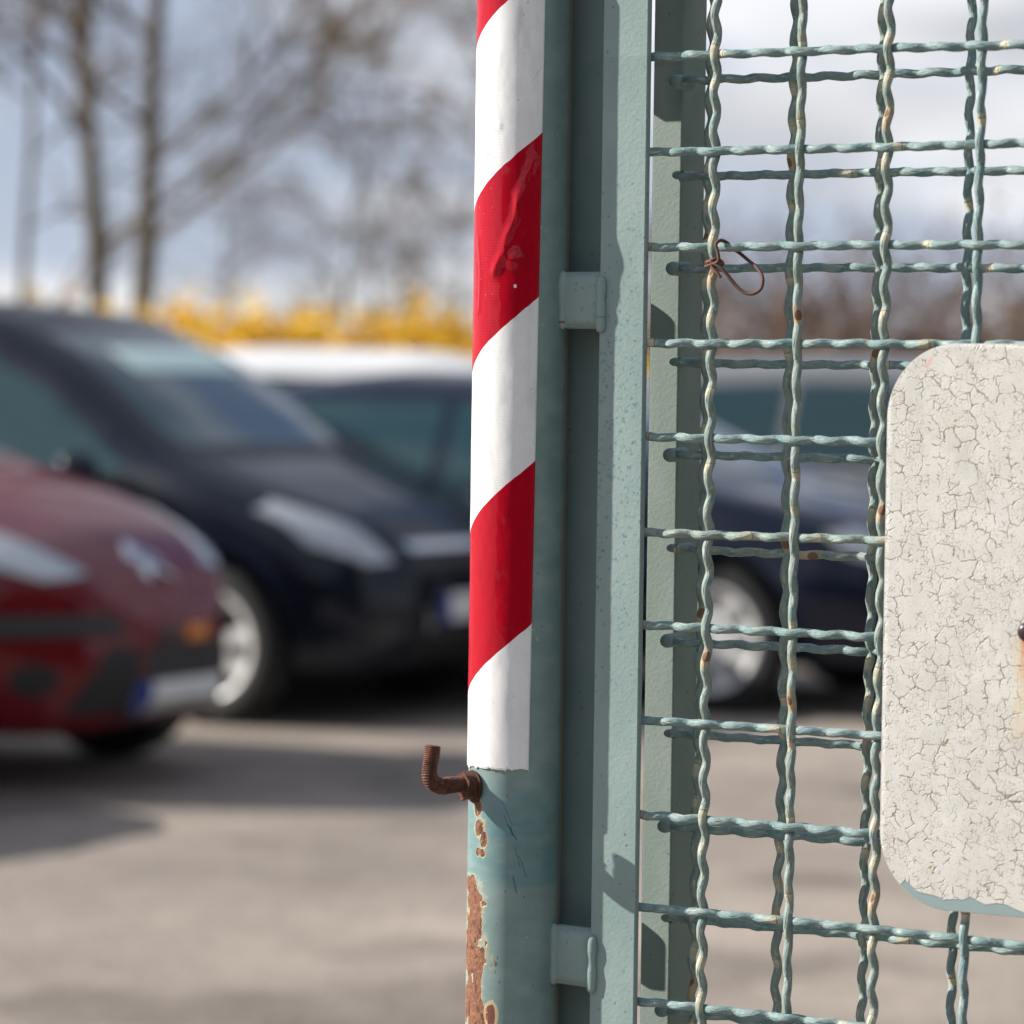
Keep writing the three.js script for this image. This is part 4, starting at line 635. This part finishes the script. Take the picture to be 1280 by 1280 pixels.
// unseen dark hedges added outside the view to cut ambient light and darken car reflections
function addedDarkHedge(seed, x0, x1, z0, z1, H, label) {
  const o = thing('added_dark_hedge', label, 'hedge'), rnd = rng(seed), pe = { pos: [], idx: [] }, n = 9000;
  o.position.set((x0 + x1) / 2, 0, (z0 + z1) / 2); const X = (x1 - x0) / 2, Z = (z1 - z0) / 2;
  part('inner_growth', rbox(-X + 0.12, X - 0.12, -0.05, H - 0.12, -Z + 0.12, Z - 0.12, 0.1), std(rgb(0.06, 0.05, 0.035), 0.95), o);
  for (let k = 0; k < n; k++) { const f = rnd() * (2 * X * H * 2 + 2 * Z * H * 2 + 4 * X * Z); let p; const y = 0.05 + rnd() * H; if (f < 4 * X * H) p = [(rnd() * 2 - 1) * X, y, rnd() < 0.5 ? Z : -Z]; else if (f < 4 * X * H + 4 * Z * H) p = [rnd() < 0.5 ? X : -X, y, (rnd() * 2 - 1) * Z]; else p = [(rnd() * 2 - 1) * X, H, (rnd() * 2 - 1) * Z];
    const u = new THREE.Vector3(rnd() - 0.5, rnd() + 0.2, rnd() - 0.5).normalize(), v = turned(u, Math.PI / 2, rnd), s = 0.09 + 0.09 * rnd(), b = pe.pos.length / 3, q = (rnd() - 0.5) * 0.16; for (const [x, yy] of [[-1, 0], [0, -0.4], [1, 0], [0, 0.4]]) pe.pos.push(p[0] + u.x * x * s + v.x * yy * s + q, p[1] + u.y * x * s + v.y * yy * s, p[2] + u.z * x * s + v.z * yy * s + q); pe.idx.push(b, b + 1, b + 2, b, b + 2, b + 3); }
  part('foliage', geoOf(pe), std(rgb(0.03, 0.045, 0.02), 0.9), o); return o;
}
addedDarkHedge(71, -16, 7.5, 10.5, 11.7, 2.7, 'added unseen dark hedge behind the viewer that cuts ambient light and darkens reflections');
addedDarkHedge(72, 3.6, 4.8, -8, 5.0, 2.8, 'added unseen dark hedge to the right that cuts ambient light on the gate');
// shrubs: many stems; flowering ones covered in small petals
function shrubGeos(seed, H, Wd, petals, size) {
  const rnd = rng(seed), st = { pos: [], idx: [] }, pe = { pos: [], idx: [] }, tips = [];
  for (let k = 0; k < 26; k++) { const a = rnd() * 6.3, d = new THREE.Vector3(Math.cos(a) * 0.5, 1, Math.sin(a) * 0.5).normalize(), L = limb(st, new THREE.Vector3((rnd() - 0.5) * Wd * 0.5, -0.05, (rnd() - 0.5) * Wd * 0.4), d, H * (0.75 + 0.4 * rnd()), 0.014, 0.005, 6, 4, rnd, 0.25, -0.03); for (let q = 0; q < 7; q++) { const b = 1 + Math.floor(rnd() * 6), S = limb(st, L[b], turned(L[b].clone().sub(L[b - 1]).normalize(), 0.5 + 0.5 * rnd(), rnd), H * (0.2 + 0.25 * rnd()), 0.007, 0.003, 4, 3, rnd, 0.3, 0.02); tips.push(...S); for (let e = 0; e < 4; e++) tips.push(...limb(st, S[1 + Math.floor(rnd() * 4)], turned(d, 0.9 * rnd(), rnd), 0.2 + 0.3 * rnd(), 0.004, 0.002, 2, 3, rnd, 0.4, 0)); } }
  for (let k = 0; k < petals; k++) { const p = tips[Math.floor(rnd() * tips.length)], c = new THREE.Vector3(p.x + (rnd() - 0.5) * 0.12, Math.max(0.05, p.y + (rnd() - 0.5) * 0.12), p.z + (rnd() - 0.5) * 0.12), u = new THREE.Vector3(rnd() - 0.5, rnd() - 0.5, rnd() - 0.5).normalize(), v = turned(u, Math.PI / 2, rnd), s = size * (0.6 + 0.8 * rnd()), b = pe.pos.length / 3; for (const [x, y] of [[-1, 0], [0, -0.6], [1, 0], [0, 0.6]]) pe.pos.push(c.x + u.x * x * s + v.x * y * s, c.y + u.y * x * s + v.y * y * s, c.z + u.z * x * s + v.z * y * s); pe.idx.push(b, b + 1, b + 2, b, b + 2, b + 3); }
  return [geoOf(st), petals ? geoOf(pe) : null];
}
const yellowMat = std(rgb(0.82, 0.53, 0.03), 0.7), brownLeaf = std(rgb(0.24, 0.13, 0.06), 0.85);
const forsy = [shrubGeos(5, 1.22, 1.5, 19000, 0.042), shrubGeos(6, 1.15, 1.6, 19000, 0.042)], brush = [shrubGeos(8, 2.5, 2.0, 1500, 0.04), shrubGeos(9, 2.1, 2.1, 1200, 0.04)];
function shrub(name, geos, px, d, turn, sc, m1, m2, label, cat, group) { const o = thing(name, label, cat, group), p = atDepth(px, d); o.position.set(p.x, 0.1, p.z); o.rotation.y = turn; o.scale.setScalar(sc); part('stems', geos[0], m1, o); if (geos[1]) part(name === 'forsythia_bush' ? 'blossom' : 'dry_leaves', geos[1], m2, o); return o; }
for (let k = 0; k < 24; k++) shrub('forsythia_bush', forsy[k % 2], -40 + k * 31, 26.3 + (k % 2) * 0.9, k * 1.9, 0.93 + 0.06 * ((k * 7) % 4) / 3, twigMat, yellowMat, 'yellow blossoming bush in the hedge behind the parked cars', 'bush', 'yellow bushes along the verge');
for (let k = 0; k < 9; k++) shrub('bare_shrub', brush[k % 2], 820 + k * 72, 33 + (k % 3) * 1.6, k * 2.3, 0.9 + 0.12 * ((k * 5) % 4) / 3, twigRed, brownLeaf, 'bare reddish brown shrub seen through the gate mesh', 'shrub', 'bare shrubs behind the mesh');
for (let k = 0; k < 7; k++) shrub('low_brown_bush', brush[(k + 1) % 2], 850 + k * 80, 28 + (k % 2), k * 1.3 + 0.4, 0.62, twigRed, brownLeaf, 'low brown leafy bush in the hedge behind the grey estate car', 'bush', 'low brown bushes behind the mesh');

renderer.render(scene, camera);
